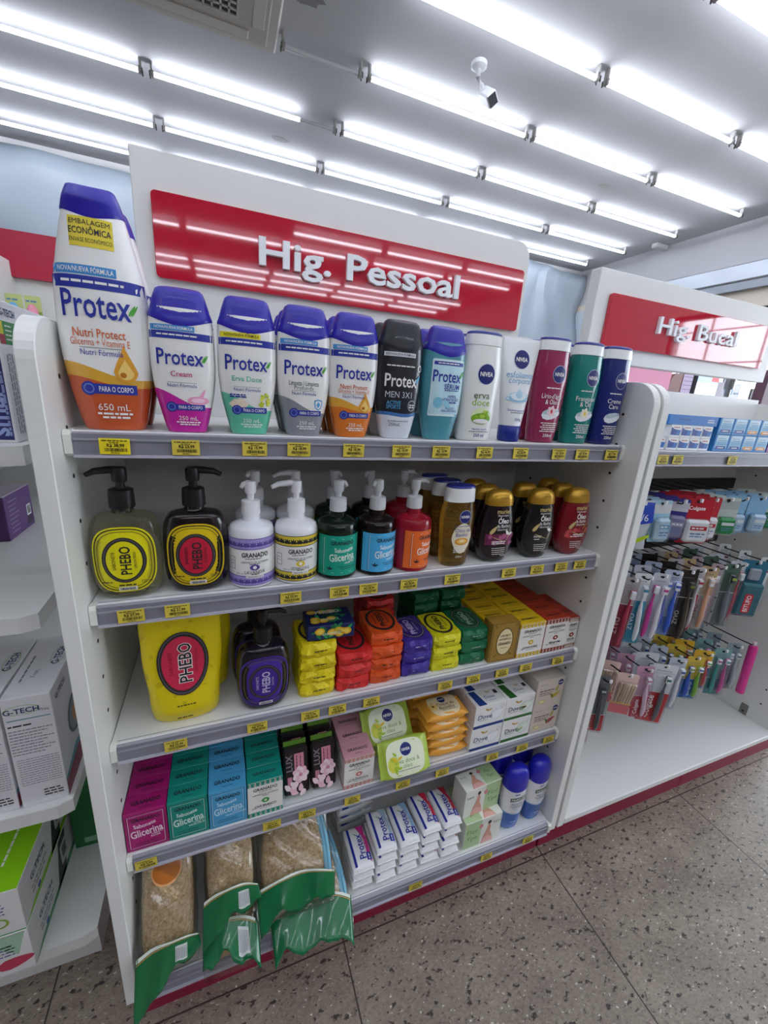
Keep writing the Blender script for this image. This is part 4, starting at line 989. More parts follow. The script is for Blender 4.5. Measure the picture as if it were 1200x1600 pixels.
GB2 = gran_white(.0340, .084, .060, '#8e2f22', '#a83420', 'BENJOIM', M('#8e2f22', .4))
rowbox('gw3', GB2, .9810, .012, S3, .060, 2, 'narrow white and rust soap box against the right panel', 'narrow rust soap boxes')

# ================================================================== FOURTH SHELF
rowbox('mag', gran_glic(.0675, .090, .0350, '#a8126c', '#f2d4e4', 'ROSA'), .0355, .010, S4, .035, 5, 'magenta soap box', 'magenta soap boxes')
rowbox('teal', gran_glic(.0675, .090, .0350, '#129080', '#d8f2e8', 'HORTELÃ'), .1040, .009, S4, .035, 5, 'teal green soap box', 'teal soap boxes')
rowbox('blu', gran_glic(.0675, .090, .0350, '#4ba3d2', '#c4e8f6', 'TRADICIONAL'), .1725, .008, S4, .035, 5, 'light blue soap box', 'light blue soap boxes')
rowbox('cha', gran_white(.0675, .088, .0350, '#1f8f7c', '#109083', 'CHÁ BRANCO', M('#3f9a4c', .4)), .2425, .008, S4, .035, 5, 'white soap box with teal lid', 'teal lidded white soap boxes')
def flower_pack(root):
    w, h, d = .052, .098, .030; n = N('petal_print'); n.col('#1b1118') if False else None
    b = MB(); b.box(-w/2, w/2, -d/2, d/2, 0, h, M('#1d1318', .35, coat=.3), .004); b.build('body', root)
    b = MB(); b.box(-w/2+.002, w/2-.002, -.0012, .0012, h-.0005, h+.010, M('#5f8a2c', .4), .0005); b.build('seal_flap', root)
    D = Draw(pl_front(d)); PK = M('#eec0cd', .4); PL = M('#f7dce2', .4); rr = random.Random(8)
    D.rect(-.004, .016, .048, h-.012, M('#d98ba0', .4), 1); D.words(.052, h-.016, .001, .002, M('#5a2434', .5), 2, 3, True); D.words(.052, h-.016, .009, .0016, M('#5a2434', .5), 2, 5, True)
    D.text('LUX', -.0145, h*.70, .0125, M('#8d7f86', .35), 1, rot=PI/2, bold=.02)
    for cx, cy, s in ((.008, .042, 1.45),):
        for k in range(7): D.grow(cx, cy, leaf(.0125*s, .011*s, k*2*PI/7), PK if k % 2 else PL, 3+k)
        D.ell(cx, cy, .004, .004, M('#d88aa2', .4), 11, 10)
    D.rect(-.019, -.010, .022, .040, M('#c77f92', .4), 2)
    for k in range(9): D.grow((rr.random()-.5)*.034, .006+.013*rr.random(), leaf(.016, .010, rr.random()*6), PK if k % 2 else PL, 3+k % 5)
    D.build('front_print', root, smooth=False, fix=False)
for cidx, x in enumerate((.308, .366)):
    for i in range(4):
        put('lux', 'soap_pack', flower_pack, 'dark soap pack with pink flowers, %s file, %s' % ('left' if cidx == 0 else 'right', FO[i]), 'soap', (x+.001*i, .034+.040*i, S4+.0055), (-.32, 0, 0), 'dark flower soap packs')
rowbox('cal', gran_white(.0680, .083, .0400, '#c98d86', '#d8a0aa', 'CALÊNDULA', M('#d27a72', .4)), .4385, .008, S4, .040, 3, 'white soap box with dusty pink lid', 'pink lidded soap boxes')
def flow(w, h, d, col, face, ends=.010, seed=1, crim=None):
    """pillow shaped flow wrap lying flat: w along x, d along y, h up"""
    def f(root):
        r = random.Random(seed); rings = []
        prof = [(-w/2-ends, .0012, d*.47), (-w/2-ends*.4, .0016, d*.46), (-w/2, h*.28, d*.47), (-w/2+.006, h*.42, d*.49), (-w/4, h*.5, d*.5), (0, h*.5, d*.5), (w/4, h*.5, d*.5), (w/2-.006, h*.42, d*.49), (w/2, h*.28, d*.47), (w/2+ends*.4, .0016, d*.46), (w/2+ends, .0012, d*.47)]
        for x, hz, hy in prof:
            o = []
            for j in range(24):
                a = 2*PI*j/24; c, s = math.cos(a), math.sin(a); e = 3.2
                o.append((x+(.0012*(j % 2)), hy*math.copysign(abs(c)**(2/e), c)+r.uniform(-.0006, .0006), h/2+hz*math.copysign(abs(s)**(2/e), s)+r.uniform(-.0007, .0007)*(hz > .003)))
            rings.append(o)
        b = MB(); b.loft(rings, col if not isinstance(col, str) else M(col, .32, coat=.3)); b.build('wrapper', root, angle=60)
        D = Draw(lambda u, v, o: (u, v, h/2+h*.5*max(.1, 1-abs(2*v/d)**3.2)**(1/3.2)*(1 if abs(u) < w/4 else max(.84, 1-.16*((abs(u)-w/4)/(w/4))))+.0009+o)); face(D, w, d, h); D.build('label', root, smooth=False, fix=False)
    return f
def ng_face(D, w, d, h):
    D.ell(0, 0, w*.46, d*.47, M('#e9f0d2', .35), 1, 28, e=3.5); D.ell(-w*.30, -.008, w*.13, d*.20, M('#d6d94a', .4), 2); rr = random.Random(3)
    for k in range(8): D.grow(-w*.34+.02*rr.random(), -.02+.03*rr.random(), leaf(.012, .005, rr.random()*6), M(rr.choice(('#e3c21a', '#a9c832')), .4), 3+k % 3)
    badge(D, w*.02, d*.22, d*.165); D.text('erva doce &', w*.03, -d*.06, .0085, M('#7a9a3a', .4), 3, fit=w*.62); D.text('óleo', w*.03, -d*.19, .0085, M('#7a9a3a', .4), 3, fit=w*.26); D.words(-w*.2, w*.34, -d*.30, .0014, GREYI, 3, 4)
NG = flow(.100, .026, .080, '#b4d04e', ng_face, .010, 3)
gg = 'green fennel soap packs'
put('ng', 'soap_pack', NG, 'light green soap pack leaning in front, upright', 'soap', (.543, .020, S4+.042), (1.02, 0, .0), gg)
put('ng', 'soap_pack', None, 'light green soap pack printed upside down, behind the front one', 'soap', (.520, .078, S4+.078), (1.0, 0, PI*1.0), gg) if False else None
put('ng', 'soap_pack', None, 'light green soap pack lying flat under the leaning ones', 'soap', (.530, .100, S4+.0005), 0, gg)
put('ng', 'soap_pack', None, 'second light green soap pack lying flat, upper of the two', 'soap', (.528, .100, S4+.0275), .03, gg)
put('ng', 'soap_pack', None, 'upper light green soap pack with its badge, tilted back', 'soap', (.522, .082, S4+.078), (.85, 0, .04), gg)
def fl_face(D, w, d, h):
    D.ell(w*.02, 0, w*.42, d*.485, M('#f3dfb4', .35), 1, 28, e=3.2); badge(D, w*.02, d*.20, d*.15)
    D.text('Toque de', w*.06, -d*.02, .0085, M('#4d4640', .4), 3, fit=w*.5); D.text('Baunilha', w*.06, -d*.19, .0085, M('#4d4640', .4), 3, fit=w*.5)
    for a in (.2, 1.5, 2.8, 4.0, 5.2): D.grow(-w*.30, -.004, leaf(.014, .008, a), M('#f0cf74', .4), 3)
    D.ell(-w*.30, -.004, .003, .003, M('#6a4a1c', .4), 5, 10); D.words(-w*.1, w*.32, -d*.30, .0014, GREYI, 3, 4)
    D2 = D; 
FLW = flow(.092, .0255, .064, '#efa93a', fl_face, .009, 5)
for i in range(5):
    put('flow', 'soap_pack', FLW if i == 0 else None, 'orange vanilla soap pack, %s of the front pile' % NTH[5][i], 'soap', (.667-.004*i+R.uniform(-.003, .003), .047+R.uniform(-.003, .003), S4+.0005+.0262*i), R.uniform(-.05, .05), 'orange soap packs')
for i in range(5): put('flow', 'soap_pack', None, 'orange vanilla soap pack, %s of the rear pile' % NTH[5][i], 'soap', (.650+R.uniform(-.003, .003), .122, S4+.0005+.0262*i), R.uniform(-.05, .05), 'orange soap packs')
for i in range(3): put('flow', 'soap_pack', None, 'orange vanilla soap pack at the back, %s' % NTH[3][i], 'soap', (.652, .192, S4+.0005+.0262*i), R.uniform(-.05, .05), 'orange soap packs')
def dove(col, sheen):
    CM = M(col, .42); DV = M('#23407c' if col == '#1d3f86' else '#34456a', .42); GD = M('#c7a04a', .35)
    w, d, h = .088, .050, .0665
    def fr(D):
        D.rect(-w/2+.0006, w/2-.0006, .0006, .009, CM, 1); D.text('Dove', -.014, h*.50, .0135, DV, 3, fit=.040, shear=.1); D.grow(-.006, h*.74, leaf(.013, .005, 2.6), GD, 3); D.grow(-.006, h*.74, leaf(.011, .004, .5), GD, 3)
        D.grow(.002, h*.42, leaf(.040, .034, .35), M('#e4e6ea' if sheen else '#d8e6da', .3), 2); D.grow(.006, h*.40, leaf(.034, .022, .5), M('#f6f7f8' if sheen else '#e9f2ea', .3), 3)
        if not sheen: D.ell(.012, h*.52, .007, .005, M('#e9e2c0', .4), 4); D.grow(.0, h*.40, leaf(.022, .009, .3), M('#8fb28a', .4), 4)
        D.words(-.030, -.006, h*.34, .0012, GREYI, 3, 5); D.ell(.034, h*.80, .005, .005, GREYI, 3, 16, hole=.85)
    def tp(D):
        D.blob([(-w/2+.010, -d/2+.001), (-w/2+.032, -d/2+.001), (-w/2+.024, d/2-.001), (-w/2+.006, d/2-.001)], CM, 1); D.text('Dove', .008, -.002, .0095, DV, 3, fit=.028, shear=.1); D.grow(.012, .012, leaf(.009, .0035, 2.6), GD, 3); D.grow(.012, .012, leaf(.008, .003, .5), GD, 3); D.words(.0, .022, -.014, .001, GREYI, 3, 5); D.rect(.028, .038, .004, .016, M('#2b2b33', .4), 2)
    return carton(w, d, h, '#f0f0ee', {'front_print': fr, 'top_print': tp})
DB, DG = dove('#1d3f86', 1), dove('#2d6a2c', 0)
for key, bb, x, cn in (('dvb', DB, .7675, 'white and dark blue'), ('dvg', DG, .8580, 'white and dark green')):
    for j in range(2):
        for k in range(2): put(key, 'soap_box', bb, '%s soap box, %s layer, %s' % (cn, NTH[2][k], ('front', 'behind the front one')[j]), 'box', (x+.001*j+R.uniform(-.001, .001), .034+.0515*j, S4+.0003+.0670*k), R.uniform(-.012, .012), '%s soap boxes' % cn)
def beige(fc):
    w, d, h = .089, .046, .0800; F1 = M(fc, .4)
    def fr(D):
        badge(D, .030, h*.83, .0088); D.words(-.036, -.014, h*.84, .0014, GREYI, 2, 3); D.words(-.034, .012, h*.61, .0030, M('#5b5047', .45), 2, 5); D.words(-.034, .010, h*.52, .0026, M('#7c6f63', .45), 2, 6); D.words(-.034, .004, h*.45, .0026, M('#7c6f63', .45), 2, 7)
        D.grow(.006, h*.28, leaf(.032, .012, .55), F1, 3); D.grow(.018, h*.52, leaf(.020, .008, 1.2), M('#b9a94a', .4), 3); D.ell(-.022, h*.20, .011, .0055, M('#d9cf86', .4), 3); D.ell(-.022, h*.21, .007, .003, M('#efe8b4', .4), 4); D.grow(.012, h*.30, leaf(.016, .007, 2.2), M('#6f7d2e', .4), 4)
    def lf(D): D.rect(-.016, .016, .012, h-.018, M('#cfc6bc', .45), 1); D.words(-.012, .012, h*.5, .0014, GREYI, 2, 3); D.words(-.012, .012, h*.42, .0014, GREYI, 2, 4)
    return carton(w, d, h, '#d5cabd', {'front_print': fr, 'left_print': lf})
for k, (key, fc, cn) in enumerate((('bei1', '#b2475c', 'pink flower'), ('bei2', '#c9b13a', 'yellow flower'))):
    for j in range(2): put(key, 'soap_box', beige(fc), 'beige soap box with %s print, %s' % (cn, ('front', 'behind the front one')[j]), 'box', (.9515+.0015*j, .034+.048*j, S4+.0003+.0805*k), R.uniform(-.01, .01), 'beige soap boxes')

# ================================================================== BOTTOM SHELF
def bar_pack(acc):
    A = M(acc, .4)
    def face(D, w, d, h):
        D.rect(-w*.47, w*.47, d*.20+.003, d*.20+.0085, INK, 1, 8); D.text('Protex', -w*.04, -d*.06, .0150, INK, 3, bold=.015, fit=w*.60); D.grow(w*.24, -d*.02, leaf(.010, .002, .9), GRN, 3)
        D.blob([(-w*.46, -d*.40), (-w*.30, -d*.24), (-w*.1, -d*.30), (w*.2, -d*.37), (w*.44, -d*.26), (w*.48, -d*.05), (w*.48, -d*.42), (0, -d*.46)], A, 1)
        D.rect(-w*.40, -w*.22, -d*.42, -d*.22, M('#2c3aa0', .4), 4); D.words(-w*.38, -w*.26, -d*.32, .0022, WHT, 5, 3); D.words(-w*.1, w*.22, -d*.24, .0014, GREYI, 3, 5); D.words(-w*.02, w*.2, -d*.28, .0014, A, 3, 6)
    return flow(.092, .0265, .054, '#eceded', face, .0045, 7)
PB = [('#d23a8f', 'pink', .4530, 3), ('#9db4c4', 'silver grey', .5105, 4), ('#8fb6d6', 'pale blue', .5680, 4), ('#d62a4c', 'red', .6265, 4), ('#c92c44', 'crimson', .6845, 4)]
for ci, (acc, cn, x, nn) in enumerate(PB):
    hh = .0272 if ci < 3 else .0300
    for k in range(nn):
        put('bar%d' % ci, 'soap_pack', bar_pack(acc), 'white soap bar pack with %s accent, %s of its stack' % (cn, NTH[nn][k]), 'soap', (x+R.uniform(-.0015, .0015), .023+R.uniform(-.003, .003), S5+.0005+hh*k), PI/2+R.uniform(-.03, .03), 'white soap bar packs')
for k in range(3): put('bar1', 'soap_pack', None, 'white soap bar pack in the rear pile, %s' % NTH[3][k], 'soap', (.475, .140, S5+.0005+.0272*k), .1, 'white soap bar packs')
def multipack(g):
    def f(root):
        w, d, h = .112, .052, .088; b = MB(); b.box(-w/2, w/2, -d/2, d/2, 0, h, M('#e6e8de', .42), .001); b.build('carton', root, smooth=False)
        LG = M('#b3cf9c', .42)
        for nm, pl, hh in (('front_print', pl_front(d), h), ('top_print', pl_top(h), None)):
            D = Draw(pl); v0, v1 = (.001, h-.001) if hh else (-d/2+.001, d/2-.001); vm = (v0+v1)/2; H = v1-v0
            D.rect(*sorted((g*(w/2-.001), g*w*.06)), v0, v1, LG, 1, 4); D.text('Flor', g*w*.29, vm+H*.14, H*.17, M('#5f8a4a', .4), 2); D.text('Ype', g*w*.29, vm-H*.12, H*.17, M('#5f8a4a', .4), 2)
            lx = -g*w*.14
            D.blob([(lx+a*.018, v0+b_*H) for a, b_ in [(-1, 0), (1, 0), (.8, .25), (.35, .45), (.45, .6), (.25, .72), (-.05, .72), (-.2, .55), (-.6, .35)]], M('#d9a08c', .4), 2); D.ell(lx+.002, v0+H*.80, .005, H*.07, M('#3a2420', .4), 3, 14); D.blob([(lx+a*.018, v0+b_*H) for a, b_ in [(-.8, 0), (1.1, 0), (.9, .15), (0, .28), (-.7, .2)]], M('#e9b4aa', .4), 3)
            D.ell(g*w*.07, vm+H*.24, .006, H*.09, M('#d88a94', .4), 3, 14); D.text('Suave', -g*w*.36, vm+H*.24, H*.10, M('#5f8a4a', .4), 2, fit=.022)
            D.build(nm, root, smooth=False, fix=False)
    return f
put('fbox', 'soap_box', multipack(-1), 'pale green soap multipack box standing in front, lower of two', 'box', (.7795, .001, S5+.0003), .0, 'pale green multipacks')
put('fbox2', 'soap_box', multipack(1), 'pale green soap multipack box resting on top of the other', 'box', (.7755, .020, S5+.0890), (0, 0, .06), 'pale green multipacks')
put('fbox', 'soap_box', None, 'pale green soap multipack box hidden behind the lower one', 'box', (.7800, .056, S5+.0003), .0, 'pale green multipacks')
def lotion(root):
    h, w, d = .200, .0365, .023
    P = Prof([(0, .025, .016, 2.3), (.004, .028, .018, 2.3), (.05, .0325, .021, 2.3), (.10, w, d, 2.3), (.138, w*.97, d, 2.3), (.152, w*.90, d*.95, 2.3)])
    P.body(zone('#ececee', [(-1, 0, 0, 0, 0, '#2d66bb'), (.060, .0, .006, 60, 1.0, '#b9c9e0'), (.064, .0, .006, 60, 1.0, '#ececee')], .25, .5)).build('body', root)
    Q = Prof([(.140, w*.985, d*1.01, 2.3), (.162, w*.96, d*.99, 2.3), (.180, w*.88, d*.92, 2.3), (.191, w*.74, d*.80, 2.3), (.198, w*.52, d*.58, 2.3), (.200, w*.30, d*.34, 2.2)])
    b = MB(); rings = []
    for i in range(15):
        z = .140+.060*i/14; k = max(0, 1-i/4); rings.append(Q.ring(z, 36, .0006, zf=lambda c, q: k*.010*(abs(c)**1.5-.6)))
    b.loft(rings, M('#1f1fb0', .28, coat=.4)); b.build('cap', root)
    D = Draw(lambda u, v, o: P.front(u, v, o+.0002)); D.words(-.012, .008, .126, .0035, M('#4a62b0', .4), 2, 2)
    D.rect(-.022, .024, .104, .1155, M('#1f5a34', .4), 2, 8); D.text('PALMOLIVE', .001, .1098, .0062, WHT, 3, bold=.02, fit=.040); D.text('Nutri-Milk', .001, .095, .0078, M('#3a4a92', .4), 2, fit=.036); D.words(-.02, .02, .0870, .0018, GREYI, 2, 5); D.words(-.014, .02, .0825, .0018, GREYI, 2, 6)
    D.grow(-.008, .066, leaf(.030, .014, .3), M('#d4d9e4', .3), 2); D.words(-.008, .012, .040, .003, M('#1f3f86', .4), 2, 4); D.words(-.008, .010, .028, .002, M('#9dbbe6', .4), 2, 5); D.build('label', root, smooth=False, fix=False)
for i, (x, y, lb) in enumerate(((.8830, .000, 'blue capped moisturising shower bottle in front, nearest the boxes'), (.9620, .002, 'blue capped moisturising shower bottle in front, by the right panel'), (.8780, .060, 'blue capped bottle behind the front left one'), (.9580, .070, 'blue capped bottle at the rear by the right panel'))):
    put('palm', 'shower_gel_bottle', lotion, lb, 'bottle', (x, y, S5+.0002), R.uniform(-.08, .12), 'blue capped bottles on the bottom shelf')
# loofahs in bags ---------------------------------------------------------------------------------------------------
n = N('loofah_fibre'); fib = n.noise(160, 5, .75); n.col(n.ramp(fib, [(.3, '#a8845a'), (.5, '#d9b98c'), (.68, '#f2dfbb')])); n.set(Roughness=.85); n.bump(fib, .9, .006); LOOF = n.m
GBAND = M('#0d6b3c', .22, coat=.5)
def loofah_bag(L, w, d, seed, mitt=False, orange=False, flap=.07, skew=0.0):
    """long axis along +z from the green hem (z=0) up to the loofah top; front is -y"""
    def f(root):
        r = random.Random(seed)
        P = Prof([(.030, w*.55, d*.5, 2.3), (.036, w*.82, d*.8, 2.4), (.055, w*.96, d, 2.5), (L*.5, w, d*1.02, 2.5), (L-.03, w*.98, d, 2.5), (L-.008, w*.85, d*.75, 2.4), (L, w*.6, d*.45, 2.3)]) if not mitt else \
            Prof([(.030, w*.75, d*.6, 2.4), (.045, w*.92, d, 2.5), (L*.45, w, d, 2.5), (L*.75, w*.9, d*.9, 2.4), (L*.92, w*.62, d*.7, 2.2), (L, w*.25, d*.3, 2.2)])
        b = P.body(LOOF, steps=22); b.v = [(x*(1+r.uniform(-.02, .02)), y*(1+r.uniform(-.04, .04)), z) for x, y, z in b.v]; b.build('loofah', root)
        if mitt:
            b = MB(); LB = M('#7fc0dc', .6)
            for off in (0, .012): b.tube([(w*(1.0-.03)*math.cos(t*.9-.15)+off*.6-.004, -d*.55, .05+(L-.06)*t) for t in [i/12 for i in range(13)]], .0045, LB, 8)
            b.build('trim_band', root)
        B = Prof([(.004, w*1.10, .004, 2.6), (.030, w*1.16, d*.75, 2.6), (.055, w*1.14, d*1.10, 2.6), (L-.02, w*1.12, d*1.10, 2.6), (L+.012, w*1.10, d*.5, 2.6), (L+.03, w*1.12, .003, 2.6)])
        b = B.body(BAGF, steps=30); b.v = [(x*(1+.02*math.sin(z*90+y*50)), y*(1+.10*math.sin(z*70+x*60)), z) for x, y, z in b.v]; bag = b.build('bag', root)
        # green printed hem: a rippling flap that hangs off the lower end
        V = []; F = []; nu, nv = 30, 10
        for j in range(nv+1):
            t = j/nv
            for i in range(nu+1):
                u = i/nu*2-1; x = w*1.16*u*(1-.10*t*math.sin(u*3+seed)); rip = .006*math.sin(u*5+seed)+.005*math.sin(u*8+seed*2+3*t)*t+.0012*math.sin(u*23+seed)*t
                arch = .018*(1-u*u)
                V.append((x, -d*1.12*(1-.5*abs(u)**3)*(1-.3*t)-rip*.6-.009, .062+arch-flap*(1-skew*u-.10*abs(math.sin(u*4+seed)))*t+rip*t))
        for j in range(nv):
            for i in range(nu): a = j*(nu+1)+i; F.append((a, a+1, a+nu+2, a+nu+1))
        b = MB(); b.add(V, F, GBAND); fl = b.build('printed_hem', root, fix=False)
        sd = fl.modifiers.new('thick', 'SOLIDIFY'); sd.thickness = .0008
        def PF(u, t, o):
            rip = .006*math.sin(u*5+seed)+.005*math.sin(u*8+seed*2+3*t)*t+.0012*math.sin(u*23+seed)*t; arch = .018*(1-u*u)
            return (w*1.16*u*(1-.10*t*math.sin(u*3+seed)), -d*1.12*(1-.5*abs(u)**3)*(1-.3*t)-rip*.6-.0096-o*2, .062+arch-flap*(1-skew*u-.10*abs(math.sin(u*4+seed)))*t+rip*t)
        D = Draw(PF); D.rect(-.98, .98, .0, .07, M('#dfe8dc', .3), 1, 18); D.rect(-.98, .98, .085, .105, M('#c08a4a', .3), 1, 18)
        if not mitt: D.rect(.25, .62, .25, .85, M('#cfd6d2', .35), 2, 6, 3); [D.rect(.28+.05*k, .30+.05*k, .32, .78, GREYI, 3) for k in range(7)]
        D.build('hem_print', fl, smooth=False, fix=False)
        if orange:
            D = Draw(lambda u, v, o: (u, P.front(u, v, 0)[1]-.0035-o, v)); D.ell(0, L-.035, w*.58, .026, M('#f0b27a', .3), 1, 26); D.ell(0, L-.034, w*.53, .023, M('#c2722a', .3), 2, 26); D.build('sticker', bag, smooth=False, fix=False)
    return f
lg = 'bagged loofahs'
put('loA', 'loofah_bag', loofah_bag(.225, .045, .030, 1, orange=True, flap=.070, skew=.6), 'bagged loofah with orange oval sticker, leaning in the left corner', 'bag', (.058, -.052, .215), (-.50, .02, .05), lg)
put('loB', 'loofah_bag', loofah_bag(.185, .044, .028, 2, flap=.060, skew=.4), 'bagged loofah in the middle, upper of two with green hem', 'bag', (.172, -.036, .262), (-.58, .0, .02), lg)
put('loC', 'loofah_bag', loofah_bag(.200, .044, .028, 3, flap=.060, skew=-.25), 'bagged loofah in the middle, lower of two, hem hanging over the front edge', 'bag', (.168, -.088, .206), (-1.12, 0, .0), lg)
put('loD', 'loofah_bag', loofah_bag(.205, .070, .022, 4, mitt=True, flap=.062, skew=.15), 'wide bagged loofah mitt with light blue band, on top at the right', 'bag', (.298, -.056, .246), (-.74, .0, -.05), lg)
put('loE', 'loofah_bag', loofah_bag(.200, .074, .018, 5, mitt=True, flap=.080, skew=-.05), 'wide bagged loofah mitt under the other one', 'bag', (.326, -.098, .196), (-1.22, 0, -.06), lg)
def clear_bag(root):
    b = MB(); r = random.Random(2); rings = []
    for i in range(10):
        t = i/9; s = math.sin(PI*min(1, .15+t*.9))**.6; rings.append([((.075*s)*math.cos(a)*(1+r.uniform(-.08, .08)), .04*s*math.sin(a), .10*t) for a in [2*PI*j/20 for j in range(20)]])
    b.loft(rings, M('#c79aa4', .2, trans=.4)); b.build('body', root)
    D = Draw(pl_front(.085)); D.rect(-.05, .05, .028, .060, M('#cdd6cf', .4), 1, 4); D.text('Protex', 0, .044, .016, DKI, 3, bold=.02); D.build('label', root, smooth=False, fix=False)
put('clb', 'soap_bag', clear_bag, 'pinkish clear soap bag in the shadow behind the bar stacks', 'bag', (.470, .235, S5+.083), -.1)

# ================================================================== PRICE TAGS
def tag_build(price, bright, seed):
    def f(root):
        m = M('#f0dc1e' if bright else '#ddc94a', .5); b = MB(); b.box(-.0175, .0175, -.0005, 0, -.0105, .0105, m, .0002); b.build('tag_card', root, smooth=False)
        D = Draw(lambda u, v, o: (u, -.0006-o, v)); D.words(-.0145, .0145, .0075, .0014, M('#4a4420', .5), 1, seed); D.words(-.006, .006, .0050, .0012, M('#4a4420', .5), 1, seed+3)
        D.text(price, .001, .0015, .0042, M('#2c2810', .5), 1, bold=.03, fit=.020 if len(price) > 7 else 0); D.bars(-.0115, .0140, -.0068, -.0022, M('#2c2810', .5), 1, seed); D.words(-.005, .005, -.0085, .0010, M('#4a4420', .5), 1, seed+5)
        D.build('tag_print', root, smooth=False, fix=False)
    return f
TG = [(S1, 0, [(.057, 'R$ 38,99', 'the tallest orange shower gel'), (.142, 'R$ 23,99', 'the magenta shower gel'), (.234, 'R$ 15,99', 'the mint green shower gel'), (.299, 'R$ 18,99', 'the grey shower gel'), (.387, 'R$ 18,99', 'the small orange shower gel'), (.472, 'R$ 18,99', 'the black shower gel for men'), (.548, 'R$ 18,99', 'the clear blue serum shower gel'), (.639, 'R$ 16,99', 'the white fennel shower gel'), (.721, 'R$ 28,99', 'the white scrub tube'), (.816, 'R$ 18,99', 'the wine red shower gel'), (.878, 'R$ 18,99', 'the teal shower gel'), (.960, 'R$ 17,99', 'the navy shower gel')], 'top shelf rail'),
      (S2, 0, [(.053, 'R$ 37,99', 'the yellow labelled pump flask'), (.115, 'R$ 31,99', 'the black flask with red centre'), (.288, 'R$ 29,99', 'the yellow banded pump soap'), (.373, 'R$ 28,99', 'the teal labelled pump soap'), (.428, 'R$ 28,99', 'the light blue labelled pump soap'), (.509, 'R$ 28,99', 'the orange labelled pump soap'), (.604, 'R$ 26,97', 'the golden bath oil'), (.741, 'R$ 18,99', 'the grape bath oil'), (.816, 'R$ 18,99', 'the plain black bath oil'), (.884, 'R$ 18,99', 'the red bath oil, left of two'), (.939, 'R$ 18,99', 'the red bath oil, right of two')], 'second shelf rail'),
      (S3, 0, [(.096, 'R$ 25,99', 'the yellow pouch'), (.229, 'R$ 37,99', 'the purple pump flask'), (.326, 'R$ 5,99', 'the yellow wrapped soaps'), (.379, 'R$ 5,99', 'the gap between yellow and red soaps'), (.450, 'R$ 5,99', 'the red wrapped soaps'), (.620, 'R$ 5,99', 'the lime yellow wrapped soaps'), (.692, 'R$ 5,99', 'the dark green wrapped soaps'), (.770, 'R$ 6,99', 'the gold soap box'), (.838, 'R$ 6,49', 'the yellow lidded soap boxes'), (.936, 'R$ 6,49', 'the rust lidded soap boxes')], 'third shelf rail'),
      (S4, 0, [(.031, 'R$ 5,99', 'the magenta soap boxes'), (.253, 'R$ 6,49', 'the teal lidded white boxes'), (.324, 'R$ 3,99', 'the dark flower packs'), (.422, 'R$ 6,49', 'the pink lidded boxes'), (.542, 'R$ 4,99', 'the green fennel packs'), (.644, 'R$ 4,99', 'the orange vanilla packs'), (.786, 'R$ 5,49', 'the dark blue soap boxes'), (.878, 'R$ 5,49', 'the dark green soap boxes'), (.965, 'R$ 5,99', 'the beige soap boxes')], 'fourth shelf rail'),
      (S5, -.043, [(.582, 'R$ 3,49', 'the white bar packs'), (.786, 'R$ 9,99', 'the pale green multipack'), (.920, 'R$ 12,99', 'the blue capped bottles')], 'bottom shelf rail'),
      (SB, 0, [(1.125, 'R$ 4,99', 'the left edge of the toothpaste boxes'), (1.176, 'R$ 4,99', 'the white toothpaste boxes'), (1.381, 'R$ 6,99', 'the blue toothpaste boxes')], 'toothpaste shelf rail')]
ti = 0
for z, y, lst, rn in TG:
    for x, pr, what in lst:
        bright = (rn == 'top shelf rail' and x < .1)
        put('tag%s%d' % (pr, bright), 'price_tag', tag_build(pr, bright, ti), 'yellow price tag under %s, %s' % (what, rn), 'price tag', (x, y-.0042, z-.0195), (0, R.uniform(-.012, .012), 0), 'yellow price tags'); ti += 1

# ================================================================== ORAL HYGIENE BAY
def paste_white(root):
    w, d, h = .0365, .190, .0290; b = MB(); b.box(-w/2, w/2, -d/2, d/2, 0, h, M('#eef1f4', .38), .0006); b.build('carton', root, smooth=False)
    D = Draw(pl_front(d)); D.blob([(-w*.46, h*.20), (w*.40, h*.18), (w*.46, h*.60), (w*.1, h*.62), (-w*.46, h*.80)], M('#2f6fc0', .4), 1); D.blob([(-w*.46, h*.24), (0, h*.20), (w*.1, h*.55), (-w*.46, h*.80)], M('#23489c', .4), 2)
    D.ell(w*.02, h*.80, w*.40, h*.16, WHT, 3, 20); D.words(-w*.28, w*.30, h*.80, h*.08, M('#a33a5a', .4), 4, 3); D.rect(-w*.46, -w*.2, h*.08, h*.20, WHT, 3); D.build('front_print', root, smooth=False, fix=False)
def paste_blue(accent):
    def f(root):
        w, d, h = .0540, .190, .0405; b = MB(); b.box(-w/2, w/2, -d/2, d/2, 0, h, M('#2f86cc', .38), .0006); b.build('carton', root, smooth=False)
        D = Draw(pl_front(d)); D.blob([(-w*.44, h*.20), (-w*.40, h*.97), (w*.46, h*.97), (w*.44, h*.2)], M('#8cc4e8', .4), 1); D.blob([(-w*.36, h*.60), (-w*.38, h*.97), (w*.44, h*.97), (w*.40, h*.7)], M('#c9e4f4', .4), 2)
        for k, q in enumerate((.78, .66, .52, .42)): D.words(-w*.3, w*(.25+.05*k % 2), h*q, h*.045, M('#5f93bb', .4), 3, k+4)
        D.rrect(-w*.36, w*.36, h*.12, h*.32, h*.06, M(accent, .4), 4); D.words(-w*.2, w*.2, h*.22, h*.06, WHT, 5, 3); D.build('front_print', root, smooth=False, fix=False)
    return f
tp = 'toothpaste boxes on the right shelf'
for k in range(2):
    for i in range(4):
        put('pw', 'toothpaste_box', paste_white, 'white and blue toothpaste box, %s from the left in the %s row' % (ORD[i+1] if i else 'first whole one', ('bottom', 'top')[k]) if True else '', 'box', (1.1690+.0378*i, .108, SB+.0003+.0294*k), R.uniform(-.006, .006), tp)
